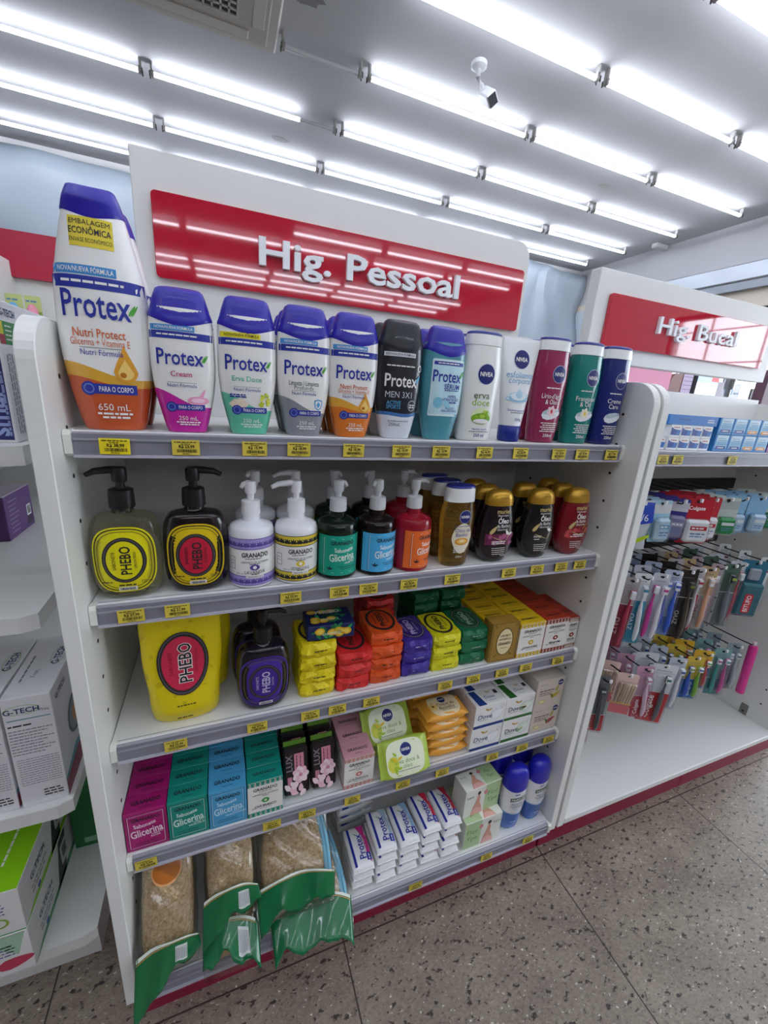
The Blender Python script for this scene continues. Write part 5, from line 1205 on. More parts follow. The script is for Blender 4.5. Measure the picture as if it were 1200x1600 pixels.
put('pw', 'toothpaste_box', None, 'white toothpaste box half hidden by the side panel, left end of the bottom row', 'box', (1.1312, .112, SB+.0003), 0, tp)
def flat_box(root):
    b = MB(); b.box(-.0875, .0875, -.03, .03, 0, .0225, M('#1673c4', .38), .0006); b.build('carton', root, smooth=False)
    D = Draw(pl_front(.06)); D.words(-.05, -.01, .012, .003, M('#0f4f92', .4), 1, 3); D.words(.05, .075, .014, .002, WHT, 1, 4); D.words(.05, .075, .009, .002, WHT, 1, 5); D.build('front_print', root, smooth=False, fix=False)
put('flat', 'toothpaste_box', flat_box, 'long bright blue box lying on top of the white toothpaste boxes', 'box', (1.2235, .043, SB+.0003+.0588), 0, tp)
for k in range(2):
    for i in range(4):
        put('pb%d' % (i // 2), 'toothpaste_box', paste_blue('#25479c' if i < 2 else '#e0962c'), 'light blue toothpaste box with %s badge, %s one, %s row' % (('navy', 'orange')[i // 2], ('left', 'right')[i % 2], ('bottom', 'top')[k]), 'box', (1.3480+.0560*i, .108, SB+.0003+.0410*k), R.uniform(-.006, .006), tp)
def paste_purple(root):
    b = MB(); b.box(-.027, .027, -.095, .095, 0, .040, M('#7a3a8c', .38), .0006); b.build('carton', root, smooth=False)
    D = Draw(pl_front(.19)); D.ell(-.012, .026, .013, .010, M('#e0a02c', .4), 1, 18); D.words(-.008, .022, .012, .003, WHT, 1, 4); D.build('front_print', root, smooth=False, fix=False)
put('ppur', 'toothpaste_box', paste_purple, 'purple and orange toothpaste box at the right end of the row', 'box', (1.574, .108, SB+.0003), 0, tp)

BL = film('blister', '#fbfcfd', .10, .06)
def card_outline(w, h, top=.014, r=.006):
    o = []
    for cx, cy, a0 in ((w/2-r, top-r, 0), (-w/2+r, top-r, 1), (-w/2+r, top-h+r*.4, 2), (w/2-r, top-h+r*.4, 3)):
        rr = r if a0 < 2 else r*.4
        for i in range(5): a = (a0+i/4)*PI/2; o.append((cx+rr*math.cos(a), cy+rr*math.sin(a)))
    return o
def brush_pack(w, h, top, bot, split, handle, acc, txt='', tcol='#ffffff', tsize=.010, nbr=1, dark=False):
    """hanging toothbrush pack: origin on the hook, card hangs below"""
    def f(root):
        z0 = .014-h; zs = z0+h*split
        b = MB(); b.prism(card_outline(w, h), 'y', 0, .0008, M(top, .4)); b.build('card', root, smooth=False)
        D = Draw(lambda u, v, o: (u, -.0002-o, v)); D.rect(-w/2+.0006, w/2-.0006, z0+.001, zs, M(bot, .4), 1); D.rect(-w/2+.0006, w/2-.0006, zs, zs+.002, WHT, 1); D.ell(0, .004, .0055, .003, M('#3a3a3e', .5), 1, 14)
        if txt: D.text(txt, -w*.18 if nbr == 1 else 0, (z0+zs)/2, tsize, M(tcol, .4), 3, rot=PI/2, bold=.02, fit=h*split*.86)
        D.words(-w*.3, w*.3, -.010, .002, M('#77777c', .5), 2, 3); D.build('card_print', root, smooth=False, fix=False)
        bz0, bz1 = z0+.012, -.016; L = bz1-bz0
        for k in range(nbr):
            x = 0 if nbr == 1 else (-.25+.5*k)*w
            if nbr == 1 and txt: x = w*.16
            hc, ac = (handle, acc) if k == 0 else (acc, handle)
            b = MB(); ts = [0, .05, .2, .35, .5, .62, .7, .8, .86]; rr = [.0026, .0056, .0070, .0062, .0068, .0050, .0030, .0027, .0028]
            b.tube([(x+.0012*math.sin(t*9), -.0085-.002*math.sin(t*5), bz0+L*t) for t in ts], rr, M(hc, .3, coat=.3), 10)
            b.box(x-.0066, x+.0066, -.0105, -.0062, bz0+L*.83, bz0+L*.98, M(hc, .3), .0015); tb = b.build('toothbrush', root)
            b = MB(); b.box(x-.0060, x+.0060, -.0185, -.0104, bz0+L*.84, bz0+L*.97, M('#f2f4f6' if not dark else '#3c4048', .6), .001); b.box(x-.0060, x+.0060, -.0190, -.0150, bz0+L*.89, bz0+L*.94, M(ac, .6), .001); b.build('bristles', tb)
            b = MB(); b.tube([(x, -.0128, bz0+L*.22), (x, -.0136, bz0+L*.34), (x, -.0130, bz0+L*.46)], [.0015, .0026, .0015], M(ac, .5), 8); b.build('grip', tb)
        P = MB(); P.box(-w*.42, w*.42, -.0215, -.0008, bz0-.004, bz1+.004, BL, .005); P.build('blister', root, smooth=False)
    return f
def floss_pack(w, h, cardc, topc, body, bw, bh, txt, lab, tcol='#ffffff'):
    def f(root):
        z0 = .014-h
        b = MB(); b.prism(card_outline(w, h), 'y', 0, .0008, M(cardc, .4)); b.build('card', root, smooth=False)
        D = Draw(lambda u, v, o: (u, -.0002-o, v)); D.rect(-w/2+.001, w/2-.001, -.022, .004, M(topc, .4), 1); D.ell(0, .006, .0055, .0028, M('#3a3a3e', .5), 2, 14)
        if txt: D.text(txt, 0, -.012, .010, M(tcol, .4), 3, bold=.02, fit=w*.8)
        D.build('card_print', root, smooth=False, fix=False)
        zc = z0+.008+bh/2
        b = MB(); b.box(-bw/2, bw/2, -.022, -.001, zc-bh/2, zc+bh/2, M(body, .25, coat=.4), .007); fb = b.build('dispenser', root)
        D = Draw(lambda u, v, o: (u, -.0222-o, zc+v)); D.rect(-bw*.34, bw*.34, bh*.06, bh*.24, M(lab, .4), 1); D.words(-bw*.28, bw*.28, bh*.15, bh*.07, WHT, 2, 4); D.words(-bw*.3, bw*.3, -bh*.10, bh*.06, M('#5f86b8', .4), 1, 5); D.words(-bw*.3, bw*.2, -bh*.22, bh*.05, M('#5f86b8', .4), 1, 6); D.build('dispenser_label', fb, smooth=False, fix=False)
        P = MB(); P.box(-bw*.56, bw*.56, -.0245, -.0009, zc-bh*.55, zc+bh*.55, BL, .007); P.build('blister', root, smooth=False)
    return f
def floss_bag(root):
    w, h = .100, .135; rings = []
    for i in range(11):
        t = i/10; dd = .002+.011*math.sin(PI*t)**.7; rings.append([(w/2*(.96+.04*math.cos(t*11))*math.copysign(abs(math.cos(a))**.6, math.cos(a)), dd*math.sin(a), .014-h*(1-t)) for a in [2*PI*j/24 for j in range(24)]])
    b = MB(); b.loft(rings, M('#dfe6ec', .25, trans=.35)); b.build('bag', root)
    def P(u, v, o): t = max(0, min(1, (v-.014+h)/h)); dd = .002+.011*math.sin(PI*t)**.7; return (u, -dd-.0012-o, v)
    D = Draw(P); BLU = M('#2346b8', .35); D.blob([(-.046, -.060), (.046, -.042), (.046, .010), (-.046, .010)], BLU, 1); D.text('til', -.018, -.030, .020, WHT, 3, bold=.02); D.text('/6', .022, -.030, .018, WHT, 3); D.blob([(-.046, -.100), (-.046, -.092), (.02, -.092), (.046, -.075), (.046, -.083), (.02, -.100)], M('#b8d41f', .4), 1); D.words(-.03, .0, -.110, .006, M('#34509c', .4), 1, 3)
    for k in range(5): D.rect(-.018+.006*k, -.0155+.006*k, -.086, -.064, WHT, 2)
    D.build('bag_print', root, smooth=False, fix=False)
def stick_pack(root):
    w, h = .062, .150; b = MB(); b.prism(card_outline(w, h), 'y', 0, .0008, M('#e9c9c0', .4)); b.build('card', root, smooth=False)
    D = Draw(lambda u, v, o: (u, -.0002-o, v)); D.rect(-w/2+.001, w/2-.001, .015-h, .055-h, M('#d8717a', .4), 1); D.rect(-w/2+.001, w/2-.001, .050-h, .056-h, M('#e8c25a', .4), 2); D.build('card_print', root, smooth=False, fix=False)
    r = random.Random(1)
    for k in range(6):
        b = MB(); x = -.020+.008*k; b.tube([(x, -.006, .060-h), (x+.002, -.009, -.05), (x+.004, -.007, -.018)], [.0028, .0032, .0040], M(r.choice(('#c9b196', '#d8c6b0', '#b69a80')), .3), 8); b.build('interdental_brush', root)
    P = MB(); P.box(-w*.44, w*.44, -.018, -.0009, .052-h, -.010, BL, .006); P.build('blister', root, smooth=False)
def travel_case(root):
    b = MB(); b.lathe([(.006, -.205), (.0125, -.203), (.0135, -.198), (.0135, -.110), (.0140, -.1095), (.0140, -.012), (.0125, -.006), (.005, -.0045)], M('#e0399a', .25, coat=.4), 20); b.build('case', root)
    b = MB(); b.box(-.006, .006, -.0006, .0006, -.008, .012, M('#e9b6d2', .4), .0003); b.build('hang_tab', root)
def big_case(root):
    w, h = .082, .200; b = MB(); b.prism(card_outline(w, h), 'y', 0, .0008, M('#2f6f86', .4)); b.build('card', root, smooth=False)
    b = MB(); b.box(-w*.45, w*.45, -.024, -.001, .022-h, -.060, M('#3f8a9c', .12, trans=.5, coat=.5), .008); cc = b.build('case', root)
    b = MB(); b.box(-w*.22, w*.22, -.014, -.001, -.052, -.012, M('#b9c4cc', .2, trans=.4), .004); b.build('case_clip', root)
    D = Draw(lambda u, v, o: (u, -.0243-o, v)); D.rrect(-.018, .008, .036-h, .104-h, .006, M('#c2283a', .4), 1); D.text('BITUFO', -.005, .070-h, .014, WHT, 3, rot=PI/2, bold=.02, fit=.058); D.build('case_label', cc, smooth=False, fix=False)
PK_ = {
 'red': (brush_pack(.030, .225, '#b3202c', '#c4222f', .55, '#d02a36', '#e9dcdc'), 'slim red toothbrush pack'),
 'maroon': (brush_pack(.044, .222, '#a8a3a3', '#8f1f3c', .62, '#b02a4a', '#e8e4e4', 'ZYVO', '#e0b8c4', .014), 'maroon toothbrush pack'),
 'teal': (brush_pack(.044, .222, '#e6e8ea', '#2a8fae', .62, '#e9eef0', '#3aa2c0', 'ZYVO', '#dff2f8', .014), 'teal and white toothbrush pack'),
 'magenta': (brush_pack(.048, .215, '#cdd3dc', '#b9c4d6', .30, '#d23a9c', '#e9eaf0', nbr=2), 'white toothbrush pack with magenta grip'),
 'blueb': (brush_pack(.048, .215, '#b9c6da', '#7f9ad0', .30, '#2f55c8', '#3a6ad8', nbr=2), 'clear toothbrush pack with royal blue brush'),
 'dark': (brush_pack(.050, .222, '#2c2622', '#231d1a', .60, '#4a3f30', '#7d8a3a', 'ZYVO', '#c9c2b4', .012, dark=True), 'dark brown toothbrush pack'),
 'colg': (brush_pack(.048, .215, '#c9c4c6', '#c01a2c', .58, '#e9e4e6', '#d03a4a', 'Colgate', '#ffffff', .0135), 'red carded toothbrush pack with white lettering'),
 'beige': (brush_pack(.046, .215, '#c9ae84', '#c4c3c2', .55, '#e0a888', '#efd9c8', 'ZYVO', '#7a7672', .013), 'beige and grey toothbrush pack with peach brush'),
 'pink': (brush_pack(.034, .215, '#b9a6b2', '#8d8f98', .5, '#c98aa0', '#e6dfe2'), 'grey toothbrush pack with pink brush'),
 'grey': (brush_pack(.044, .215, '#4f6a5c', '#6a7076', .55, '#7a828a', '#a9bf4a', dark=True), 'grey green toothbrush pack'),
 'whitered': (brush_pack(.046, .215, '#cfd3da', '#d6dae2', .30, '#e8e8ec', '#c8405a', nbr=2), 'twin toothbrush pack with white and red brushes'),
 'case': (big_case, 'wide teal travel case pack'),
 'whitec': (brush_pack(.040, .200, '#dfe3e4', '#e8ebea', .4, '#e4e9ea', '#a02a3c'), 'plain white toothbrush pack by the panel'),
 'black': (brush_pack(.046, .205, '#6a6c70', '#c0303a', .30, '#3a3c42', '#d0d2d6', dark=True), 'grey toothbrush pack with red foot'),
 'sticks': (stick_pack, 'pack of brown interdental brushes'),
 'bluegreen': (brush_pack(.050, .130, '#2f62c4', '#3a9a4c', .4, '#2a72d8', '#4ab04a'), 'short blue and green kids brush pack'),
 'pinkred': (brush_pack(.052, .190, '#c99ab0', '#b8283c', .42, '#e0c4d4', '#d88ab0', 'Colgate', '#f4dde2', .012), 'pink toothbrush pack with red card'),
 'cwhite': (brush_pack(.078, .225, '#dfe1e4', '#c8202e', .52, '#5a6068', '#2f7a6a', 'Colgate', '#ffffff', .020), 'wide white and red carded toothbrush pack'),
 'bluewhite': (brush_pack(.056, .200, '#c9d2dc', '#b9c6d6', .3, '#2f62c0', '#eef0f2', nbr=2), 'twin pack of blue and white toothbrushes'),
 'oral': (brush_pack(.058, .165, '#e0c24a', '#1f74c4', .46, '#3a62c8', '#7ab83a', 'Oral-B', '#e8f2fa', .014, nbr=2), 'blue and yellow kids toothbrush pack'),
 'oral2': (brush_pack(.064, .150, '#e6b93a', '#1c5aa8', .56, '#5aa83a', '#c83a4a', 'Oral-B', '#e8f2fa', .015, nbr=2), 'blue and yellow twin brush pack with green brush'),
 'tealpink': (brush_pack(.058, .185, '#7aa6a4', '#4a8a92', .35, '#3f9a98', '#d05aa0', nbr=2), 'teal toothbrush pack with pink brush'),
 'greyt': (brush_pack(.050, .185, '#8a9aa4', '#7a8088', .35, '#6a7a88', '#b9c4cc', nbr=2), 'grey twin toothbrush pack'),
 'tube': (travel_case, 'magenta cylindrical toothbrush travel case'),
 'bag6': (floss_bag, 'blue and white bag of floss picks'),
 'fl_lb': (floss_pack(.056, .115, '#a8cfe0', '#d9dde0', '#bcd8e6', .040, .062, '', '#6fa8d0'), 'light blue dental floss pack'),
 'fl_pu': (floss_pack(.072, .118, '#3a3488', '#c9c9d0', '#8a86a8', .050, .064, '', '#a8a4c0'), 'purple dental floss pack'),
 'fl_co': (floss_pack(.088, .128, '#c01f30', '#c01f30', '#eef0f2', .066, .064, 'Colgate', '#c01f30'), 'red dental floss pack with white dispenser'),
 'fl_gr': (floss_pack(.070, .115, '#cfd9d4', '#b9c4c2', '#1f8f4a', .050, .050, '', '#dfe9f0'), 'green dental floss pack'),
 'fl_cb': (floss_pack(.066, .118, '#8fc0e2', '#8fc0e2', '#b8d4e8', .048, .056, '', '#dbe7f0'), 'pale blue clear dental floss pack'),
}
LAY = {'t1': ['fl_lb', 'bag6', 'fl_lb', 'fl_pu', 'fl_co', 'fl_co', 'fl_gr', 'fl_cb', 'fl_cb', 'fl_gr'],
       't2': ['red', 'red', 'maroon', 'teal', 'magenta', 'blueb', 'dark', 'colg', 'beige', 'pink', 'grey', 'whitered', 'case', 'whitec'],
       't3': ['black', 'black', 'sticks', 'pinkred', 'cwhite', 'bluewhite', 'oral', 'oral2', 'tealpink', 'greyt', 'tube']}
HN = {'t1': 'upper', 't2': 'middle', 't3': 'lower'}; GN = {'t1': 'floss packs on the upper hooks', 't2': 'toothbrush packs on the middle hooks', 't3': 'toothbrush packs on the lower hooks'}
seen = {}
for tk, keys in LAY.items():
    z, yt, xs = HOOKS[tk]
    for i, (key, x) in enumerate(zip(keys, xs)):
        bld, desc = PK_[key]; seen[tk, key] = seen.get((tk, key), 0)+1
        twice = keys.count(key) > 1
        which = '' if not twice else (', left one' if seen[tk, key] == 1 else ', right one')
        nm = 'dental_floss_pack' if tk == 't1' else ('travel_case' if key == 'tube' else 'toothbrush_pack')
        if key == 'tube': x += .012
        for j in range(1 if key in ('tube', 'case') else 3):
            put('hang_'+key, nm, bld, '%s on the %s hooks%s%s' % (desc, HN[tk], which, ('', ', behind', ', rear')[j]), 'pack', (x+R.uniform(-.002, .002), .060+(.064 if tk != 't1' else .036)*j+R.uniform(-.003, .003)+(.012 if i % 2 else 0), z-.0035), (R.uniform(-.03, .03), R.uniform(-.05, .05), (-.52 if tk != 't1' else -.35)+R.uniform(-.10, .10)), GN[tk])

# ================================================================== LEFT NEIGHBOUR UNIT STOCK
GT = M('#2c3f6c', .4); GTG = M('#8fb83a', .4)
def gtech(D, u, v, h, rot=0, swoosh=True):
    D.text('G-TECH', u, v, h, GT, 3, bold=.02, rot=rot)
    if swoosh:
        for a in range(1): D.ell(u+.0*h, v+h*.1, h*2.6, h*1.0, GTG, 2, 30, hole=.93) if rot == 0 else D.ell(u, v, h*1.0, h*2.6, GTG, 2, 30, hole=.93)
def neb_box(root):
    w, d, h = .068, .185, .232; b = MB(); b.box(-w/2, w/2, -d/2, d/2, 0, h, M('#e3e3e6', .42), .001); b.build('carton', root, smooth=False)
    D = Draw(pl_front(d)); gtech(D, -.008, h-.026, .0095); D.text('Free.', .024, h-.030, .006, GREYI, 3, shear=.2, fit=.014); D.rect(-.030, .030, h-.045, h-.043, M('#5f9aa0', .4), 1); D.words(-.030, .005, h-.056, .003, DKI, 2, 1)
    for k in range(9): D.words(-.031, .030-.008*(k % 3), h-.066-.0062*k, .0018, GREYI, 2, 10+k)
    for k in range(12): D.words(-.028, .031, h-.128-.0050*k, .0016, M('#9a9aa2', .4), 2, 30+k)
    for k in range(3): D.words(.0, .028, .030-.006*k, .0028, DKI, 2, 60+k)
    D.build('front_print', root, smooth=False, fix=False)
    D = Draw(pl_right(w)); D.text('G-TECH', -.05, h-.024, .010, GT, 3, bold=.02); D.ell(.0, h*.50, .040, .040, M('#4f5966', .4), 1, 30); D.ell(.0, h*.50, .033, .033, M('#8a93a0', .4), 2, 30); D.ell(.006, h*.50, .024, .020, M('#c9924a', .4), 3, 24); D.blob([(-d/2+.002, .0015), (d/2-.002, .0015), (d/2-.002, .030), (-.02, .046), (-d/2+.002, .030)], M('#8f2a4c', .4), 1); D.blob([(-d/2+.002, .032), (-.02, .048), (d/2-.002, .032), (d/2-.002, .040), (-.02, .058), (-d/2+.002, .040)], M('#5a9ab0', .4), 1); D.build('side_print', root, smooth=False, fix=False)
    D = Draw(pl_top(h)); gtech(D, .018, .02, .011, PI/2); D.text('Free.', -.004, -.03, .008, GREYI, 3, rot=PI/2, shear=.2); D.words(-.05, .03, -.020, .003, GREYI, 2, 5, True); D.build('top_print', root, smooth=False, fix=False)
put('neb', 'device_box', neb_box, 'white medical device box with grey text, nearest the shelving panel', 'box', (-.138, .190, CZ[2]+.0003), .03, 'white device boxes')
put('neb', 'device_box', None, 'white medical device box cut off by the left image edge', 'box', (-.2095, .188, CZ[2]+.0003), .02, 'white device boxes')
def smart_box(root):
    w, d, h = .20, .26, .195; b = MB(); b.box(-w/2, w/2, -d/2, d/2, 0, h, M('#e2e2e6', .42), .001); b.build('carton', root, smooth=False)
    D = Draw(pl_front(d)); D.rect(-w/2+.001, w/2-.003, .004, .130, M('#2f2f6a', .4), 1); D.text('smart', w/2-.020, .050, .024, M('#9aa8d8', .4), 3, rot=PI/2, bold=.02); D.words(.01, .10, w/2-.006, .003, M('#8a96c4', .4), 3, 4, True); gtech(D, w/2-.03, .176, .010); D.rect(-w/2+.001, w/2-.003, .135, .165, M('#2f8a3c', .4), 1); D.rect(.05, .075, .142, .165, M('#d8d02a', .4), 2); D.rect(.05, .078, .135, .146, M('#a02a3c', .4), 3); D.build('front_print', root, smooth=False, fix=False)
    D = Draw(pl_right(w)); D.text('G-TECH', -d/2+.034, .180, .0095, GT, 3, bold=.02); D.rect(-d/2+.001, d/2-.001, .137, .168, M('#2f8a3c', .4), 1); D.rect(-d/2+.001, -d/2+.014, .150, .167, M('#d8d02a', .4), 2); D.rect(-d/2+.001, -d/2+.017, .137, .150, M('#a02a3c', .4), 2)
    for k in range(4): D.words(-d/2+.020, -d/2+.040, .162-.006*k, .002, WHT, 3, k)
    for k in range(4): D.words(.012, .125, -d/2+.014+.007*k, .003, M('#7a7a92', .4), 2, 20+k, True)
    D.build('side_print', root, smooth=False, fix=False)
put('smart', 'device_box', smart_box, 'navy and white device box on the top left shelf', 'box', (-.1910, .252, CZ[0]+.0003), 0)
def purple_box(root):
    w, d, h = .20, .135, .100; b = MB(); b.box(-w/2, w/2, -d/2, d/2, 0, h, M('#5a3670', .42), .001); b.box(-w/2+.0005, w/2-.0005, -d/2+.0005, d/2-.0005, h-.001, h+.0006, M('#cfc4d4', .42), .0003); b.build('carton', root, smooth=False)
    D = Draw(pl_right(w))
    for k in range(8): D.words(-.050, -.005-.006*(k % 3), h-.016-.010*k, .0024, M('#9a84ac', .4), 1, k+3)
    D.rect(.034, .056, .030, .056, WHT, 1); D.bars(.036, .054, .033, .053, DKI, 2); D.rect(.032, .060, .008, .026, M('#2f2438', .4), 1); D.build('side_print', root, smooth=False, fix=False)
put('purp', 'device_box', purple_box, 'purple box with barcode on the second left shelf', 'box', (-.357, .516, CZ[1]+.0003), 0)
def lime_box(base, side):
    def f(root):
        w, d, h = .20, .30, .105; b = MB(); b.box(-w/2, w/2, -d/2, d/2, 0, h, M('#e4e4e2', .42), .001); b.build('carton', root, smooth=False)
        D = Draw(pl_top(h)); D.rect(-w/2+.001, w/2-.001, -d/2+.001, d/2-.001, M(base, .42), 1); D.words(-.10, .06, .06, .004, WHT, 2, 3, True); D.build('top_print', root, smooth=False, fix=False)
        D = Draw(pl_right(w)); D.text('G-TECH', -.075, h*.62, .013, GT, 3, bold=.02); D.words(-.11, -.04, h*.40, .004, GREYI, 2, 4); D.words(-.11, -.05, h*.30, .004, GREYI, 2, 5); D.rect(-.09, -.078, h*.10, h*.2, M('#4a5ab0', .4), 2)
        D.blob([(-.02, .002), (.03, .002), (.05, h-.002), (.01, h-.002)], M('#3a3c3e', .4), 1); D.rrect(.012, .05, h*.3, h*.8, .006, M('#cfd2d4', .3), 2); D.rrect(.020, .042, h*.42, h*.7, .003, M('#6a7076', .3), 3); D.blob([(-d/2+.002, .001), (d/2-.002, .001), (d/2-.002, .018), (-d/2+.04, .012)], M(side, .4), 1); D.build('side_print', root, smooth=False, fix=False)
        D = Draw(pl_front(d)); D.ell(w*.32, h*.28, .014, .012, GTG, 2, 24, hole=.7)
        for k in range(4): D.words(w*.10, w*.38, h*.72-.008*k, .003, M('#5a5a9a', .4), 2, k)
        if base != '#8fd014': D.grow(w*.22, h*.22, leaf(.06, .026, .2), M('#c83a5a', .4), 3); D.blob([(w*.1, h-.002), (w*.48, h-.002), (w*.40, h*.45)], M('#a8cdb0', .4), 2)
        D.build('front_print', root, smooth=False, fix=False)
    return f
put('lime2', 'device_box', lime_box('#2f9a4a', '#4aa06a'), 'white and green device box, lower one on the left base shelf', 'box', (-.287, .211, CZ[3]+.0003), 0)
put('lime1', 'device_box', lime_box('#8fd014', '#8fd014'), 'lime topped device box stacked on the green one', 'box', (-.2875, .213, CZ[3]+.1058), 0)
def green_box(root):
    b = MB(); b.box(-.075, .075, -.06, .06, 0, .20, M('#1f6a34', .4), .001); b.build('carton', root, smooth=False)
    D = Draw(pl_front(.12))
    for k in range(5): D.rect(-.07, .07, .05+.03*k, .051+.03*k, M('#2f8a4a', .4), 1)
    D.rect(-.055, -.03, .012, .028, M('#7fb08a', .4), 1); D.build('front_print', root, smooth=False, fix=False)
put('grn', 'device_box', green_box, 'dark green box at the back of the left base shelf', 'box', (-.105, .340, CZ[3]+.0003), 0)
def blue_box(root):
    b = MB(); b.box(-.05, .05, -.04, .04, 0, .115, M('#3a78c0', .4), .001); b.box(-.0495, .0495, -.0395, .0395, .1145, .1165, M('#c9d6e4', .4)); b.build('carton', root, smooth=False)
    D = Draw(pl_front(.08)); D.rect(-.048, .048, .092, .096, DKI, 1); D.build('front_print', root, smooth=False, fix=False)
put('blbx', 'device_box', blue_box, 'blue box behind the white device boxes', 'box', (-.130, .36, CZ[2]+.0003+.235), 0) if False else None
put('blbx', 'device_box', blue_box, 'blue box behind the white device boxes', 'box', (-.148, .420, CZ[2]+.0003), 0)

# ================================================================== BEYOND THE UNITS
ug = thing('display_shelving', 'distant shelving unit with a red header at the far left', 'shelving', (0, 0, 0))
b = MB(); b.box(-1.6, -.20, 1.60, 1.63, 1.645, 1.81, M('#b3213f', .3)); b.build('header_panel', ug, smooth=False)
b = MB(); b.box(-1.6, -.20, 1.63, 1.66, 0, 1.645, BOARD); b.build('back_panel', ug, smooth=False)
b = MB(); b.box(-.585, -.565, 1.40, 1.63, 0, 1.70, EDGE); b.box(-.22, -.20, 1.40, 1.63, 0, 1.645, EDGE); b.build('side_panel', ug, smooth=False)
for z in (1.40, 1.10, .80): b = MB(); b.box(-1.6, -.22, 1.42, 1.63, z-.02, z, BOARD); b.build('shelf', ug, smooth=False)
b = MB(); b.lathe([(.012, 0), (.012, 1.80)], M('#8d8f92', .35, metal=.6), 10, (-.598, 1.39)); b.build('post', ug)
def pacifier(col):
    def f(root):
        b = MB(); b.prism(card_outline(.054, .155), 'y', 0, .001, M('#c9d48a', .4)); b.build('card', root, smooth=False)
        D = Draw(lambda u, v, o: (u, -.0002-o, v)); D.words(-.022, .016, -.006, .006, M('#5a8ab0', .4), 1, 3); D.blob([(-.026, -.135), (.026, -.135), (.026, -.04), (-.026, -.055)], M('#8fb04a', .4), 1); D.build('card_print', root, smooth=False, fix=False)
        b = MB(); b.lathe([(.006, -.070), (.018, -.062), (.018, -.040), (.010, -.022), (.004, -.018)], M(col, .3), 16, (0, -.016)); b.build('pacifier', root)
    return f
put('pac1', 'blister_pack', pacifier('#6fb4e0'), 'green card with a light blue pacifier on the far left shelf', 'pack', (-.536, 1.50, 1.555), .0)
put('pac2', 'blister_pack', pacifier('#f09ab0'), 'green card with a pink pacifier on the far left shelf', 'pack', (-.478, 1.50, 1.555), .0)
def toy(root):
    b = MB(); b.box(-.04, .04, -.02, .02, 0, .12, M('#a87a8c', .4), .003); b.build('carton', root, smooth=False); D = Draw(pl_front(.04)); D.ell(0, .06, .025, .035, M('#d8b46a', .4), 1, 18); D.rect(-.038, .038, .09, .11, M('#6a86b8', .4), 1); D.build('front_print', root, smooth=False, fix=False)
put('toy', 'toy_box', toy, 'mixed colour box at the very left edge of the far shelf', 'box', (-.66, 1.50, 1.4005), .0)
ct = thing('counter', 'checkout counter behind the oral hygiene shelves', 'counter', (3.0, 1.08, 0))
b = MB(); b.box(-1.0, 1.3, -.13, .17, 1.06, 1.10, BOARD, .003); b.build('worktop', ct, smooth=False)
b = MB(); b.box(-.98, 1.28, -.10, .15, 0, 1.06, M('#cfc9c9', .4)); b.build('cabinet', ct, smooth=False)
ap = thing('acrylic_panel', 'pink acrylic panel standing behind the right shelving unit', 'panel', (2.47, 1.10, 1.10))
b = MB(); b.box(-.175, .175, -.004, .004, .012, .47, M('#d06a92', .2), .002); b.build('sheet', ap, smooth=False)
b = MB(); b.box(-.16, .16, -.04, .04, 0, .012, M('#b85a80', .2), .002); b.build('foot', ap, smooth=False)
ch = thing('chair', 'brown leather high-backed chair behind the right shelving unit', 'chair', (3.545, 1.62, 0))
BRN = M('#7a4038', .4); b = MB(); r_ = .08
o = [(.20-r_+r_*math.cos(a), 1.60-r_+r_*math.sin(a)) for a in [i*PI/10 for i in range(6)]]+[(-.20+r_+r_*math.cos(a), 1.60-r_+r_*math.sin(a)) for a in [PI/2+i*PI/10 for i in range(6)]]
b.prism([(.20, .95)]+o+[(-.20, .95)], 'y', -.03, .05, BRN); b.build('backrest', ch, smooth=False)
b = MB(); b.box(-.24, .24, .0, .48, .84, .93, BRN, .02); b.build('seat', ch)
b = MB(); b.lathe([(.03, .05), (.03, .84)], M('#3a3a3e', .4), 12, (0, .22)); b.build('column', ch)
b = MB(); b.lathe([(.25, 0), (.25, .03), (.04, .06)], M('#3a3a3e', .4), 20, (0, .22)); b.build('base', ch)
b = MB(); b.prism([(-.0335, 1.2), (-.0335, 1.604), (.0545, 1.604), (.0545, 1.4), (.0520, 1.4), (.0520, 1.6012), (-.0310, 1.6012), (-.0310, 1.2)], 'x', -.068, .068, M('#c4b2cc', .6))
for k in range(11): b.box(-.058, .058, -.0342, -.0334, 1.58-.03*k, 1.585-.03*k, M('#8d7f9a', .6))
ps = b.build('paper_sheet', smooth=False); ps.location = (3.545, 1.62, 0); setp(ps, 'lilac printed sheet draped over the back of the brown chair', 'paper')
mo = thing('monitor', 'small bright screen with blue, red and green bands behind the right shelves', 'monitor', (2.985, 1.10, 1.10))
b = MB(); b.box(-.105, .105, .0, .03, .20, .48, M('#3c3a40', .4), .008); b.build('housing', mo, smooth=False)
b = MB()
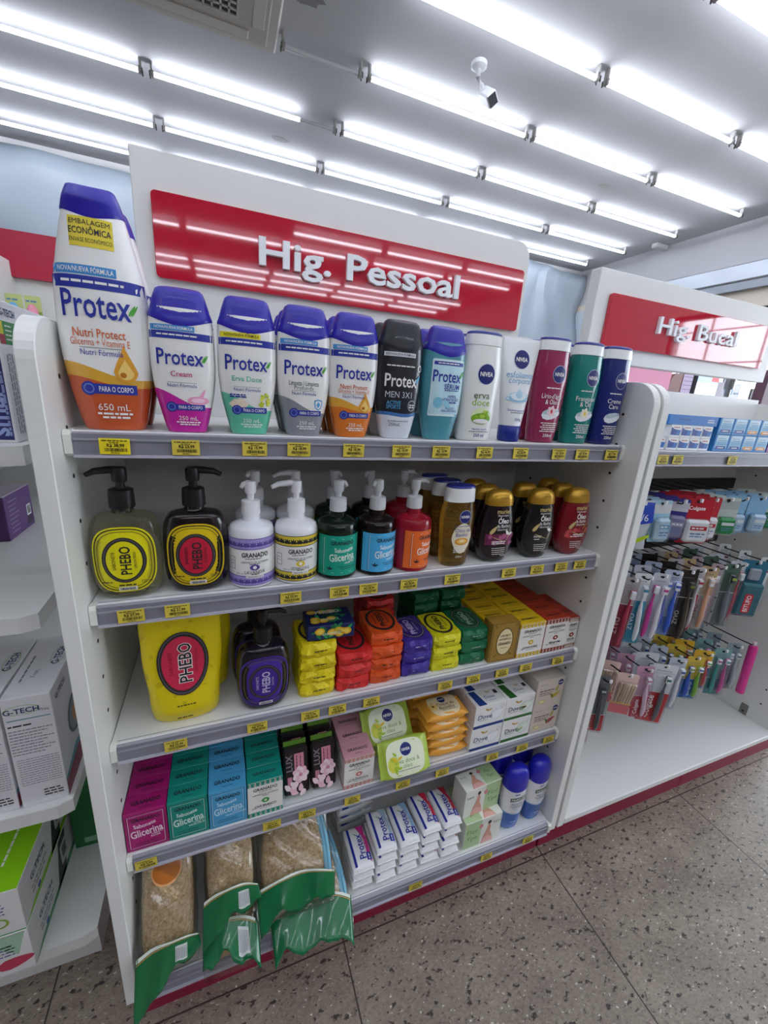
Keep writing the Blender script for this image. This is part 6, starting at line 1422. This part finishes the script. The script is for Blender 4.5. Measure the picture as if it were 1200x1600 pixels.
for z0, z1, c in ((.21, .29, '#f2c8d0'), (.29, .33, '#3fae6a'), (.33, .40, '#f0f2f2'), (.40, .47, '#9ac4e8')): b.box(-.098, .098, -.002, .0005, z0, z1, M(c, .3, emit=1.0))
b.box(.03, .098, -.003, -.002, .41, .47, M('#e0484e', .3, emit=1.0)); b.build('screen', mo, smooth=False)
b = MB(); b.box(-.08, .08, -.05, .06, 0, .012, M('#2c2c30', .4), .004); b.box(-.02, .02, .012, .026, .01, .25, M('#2c2c30', .4)); b.build('stand', mo, smooth=False)
ds = thing('display_stand', 'clear display stand with a round blue picture', 'stand', (3.26, 1.14, 1.10))
b = MB(); b.box(-.13, .13, -.003, .003, 0, .42, M('#bcb6bc', .2, trans=.4), .001); b.box(-.13, .13, -.04, .04, 0, .008, M('#c4c2c8', .2), .001); b.build('panel', ds, smooth=False)
D = Draw(lambda u, v, o: (u, -.0035-o, v)); D.ell(.01, .37, .042, .040, M('#3f8ccf', .4), 1, 24); D.words(.07, .12, .36, .012, M('#6f8fb0', .4), 1, 3); D.build('picture', ds, smooth=False, fix=False)
fr_ = thing('picture_frame', 'grey framed card with handwriting at the right image edge', 'frame', (3.66, 1.12, 1.10))
b = MB(); b.box(-.20, .20, -.012, .0, 0, .40, M('#6a666c', .4), .004); b.build('frame', fr_, smooth=False)
b = MB(); b.box(-.17, .17, -.0135, -.012, .03, .37, M('#d8d8dc', .5)); b.build('card', fr_, smooth=False)
D = Draw(lambda u, v, o: (u, -.0138-o, v))
for k in range(4): D.blob([(-.02+.03*k+a, .31+b_) for a, b_ in [(0, 0), (.012, .03), (.016, .03), (.006, -.004)]], M('#4a484e', .5), 1)
D.build('writing', fr_, smooth=False, fix=False)
pb = thing('patterned_box', 'small dark box with swirl pattern at the far right', 'box', (3.37, 1.00, 1.10))
b = MB(); b.box(-.04, .04, -.03, .03, 0, .50, M('#6a4a58', .45), .003); b.build('carton', pb, smooth=False)
D = Draw(pl_front(.06)); [D.ell(0, .42+.03*k, .02, .012, M('#cdb8c4', .4), 1, 18, hole=.7) for k in range(3)]; D.build('front_print', pb, smooth=False, fix=False)
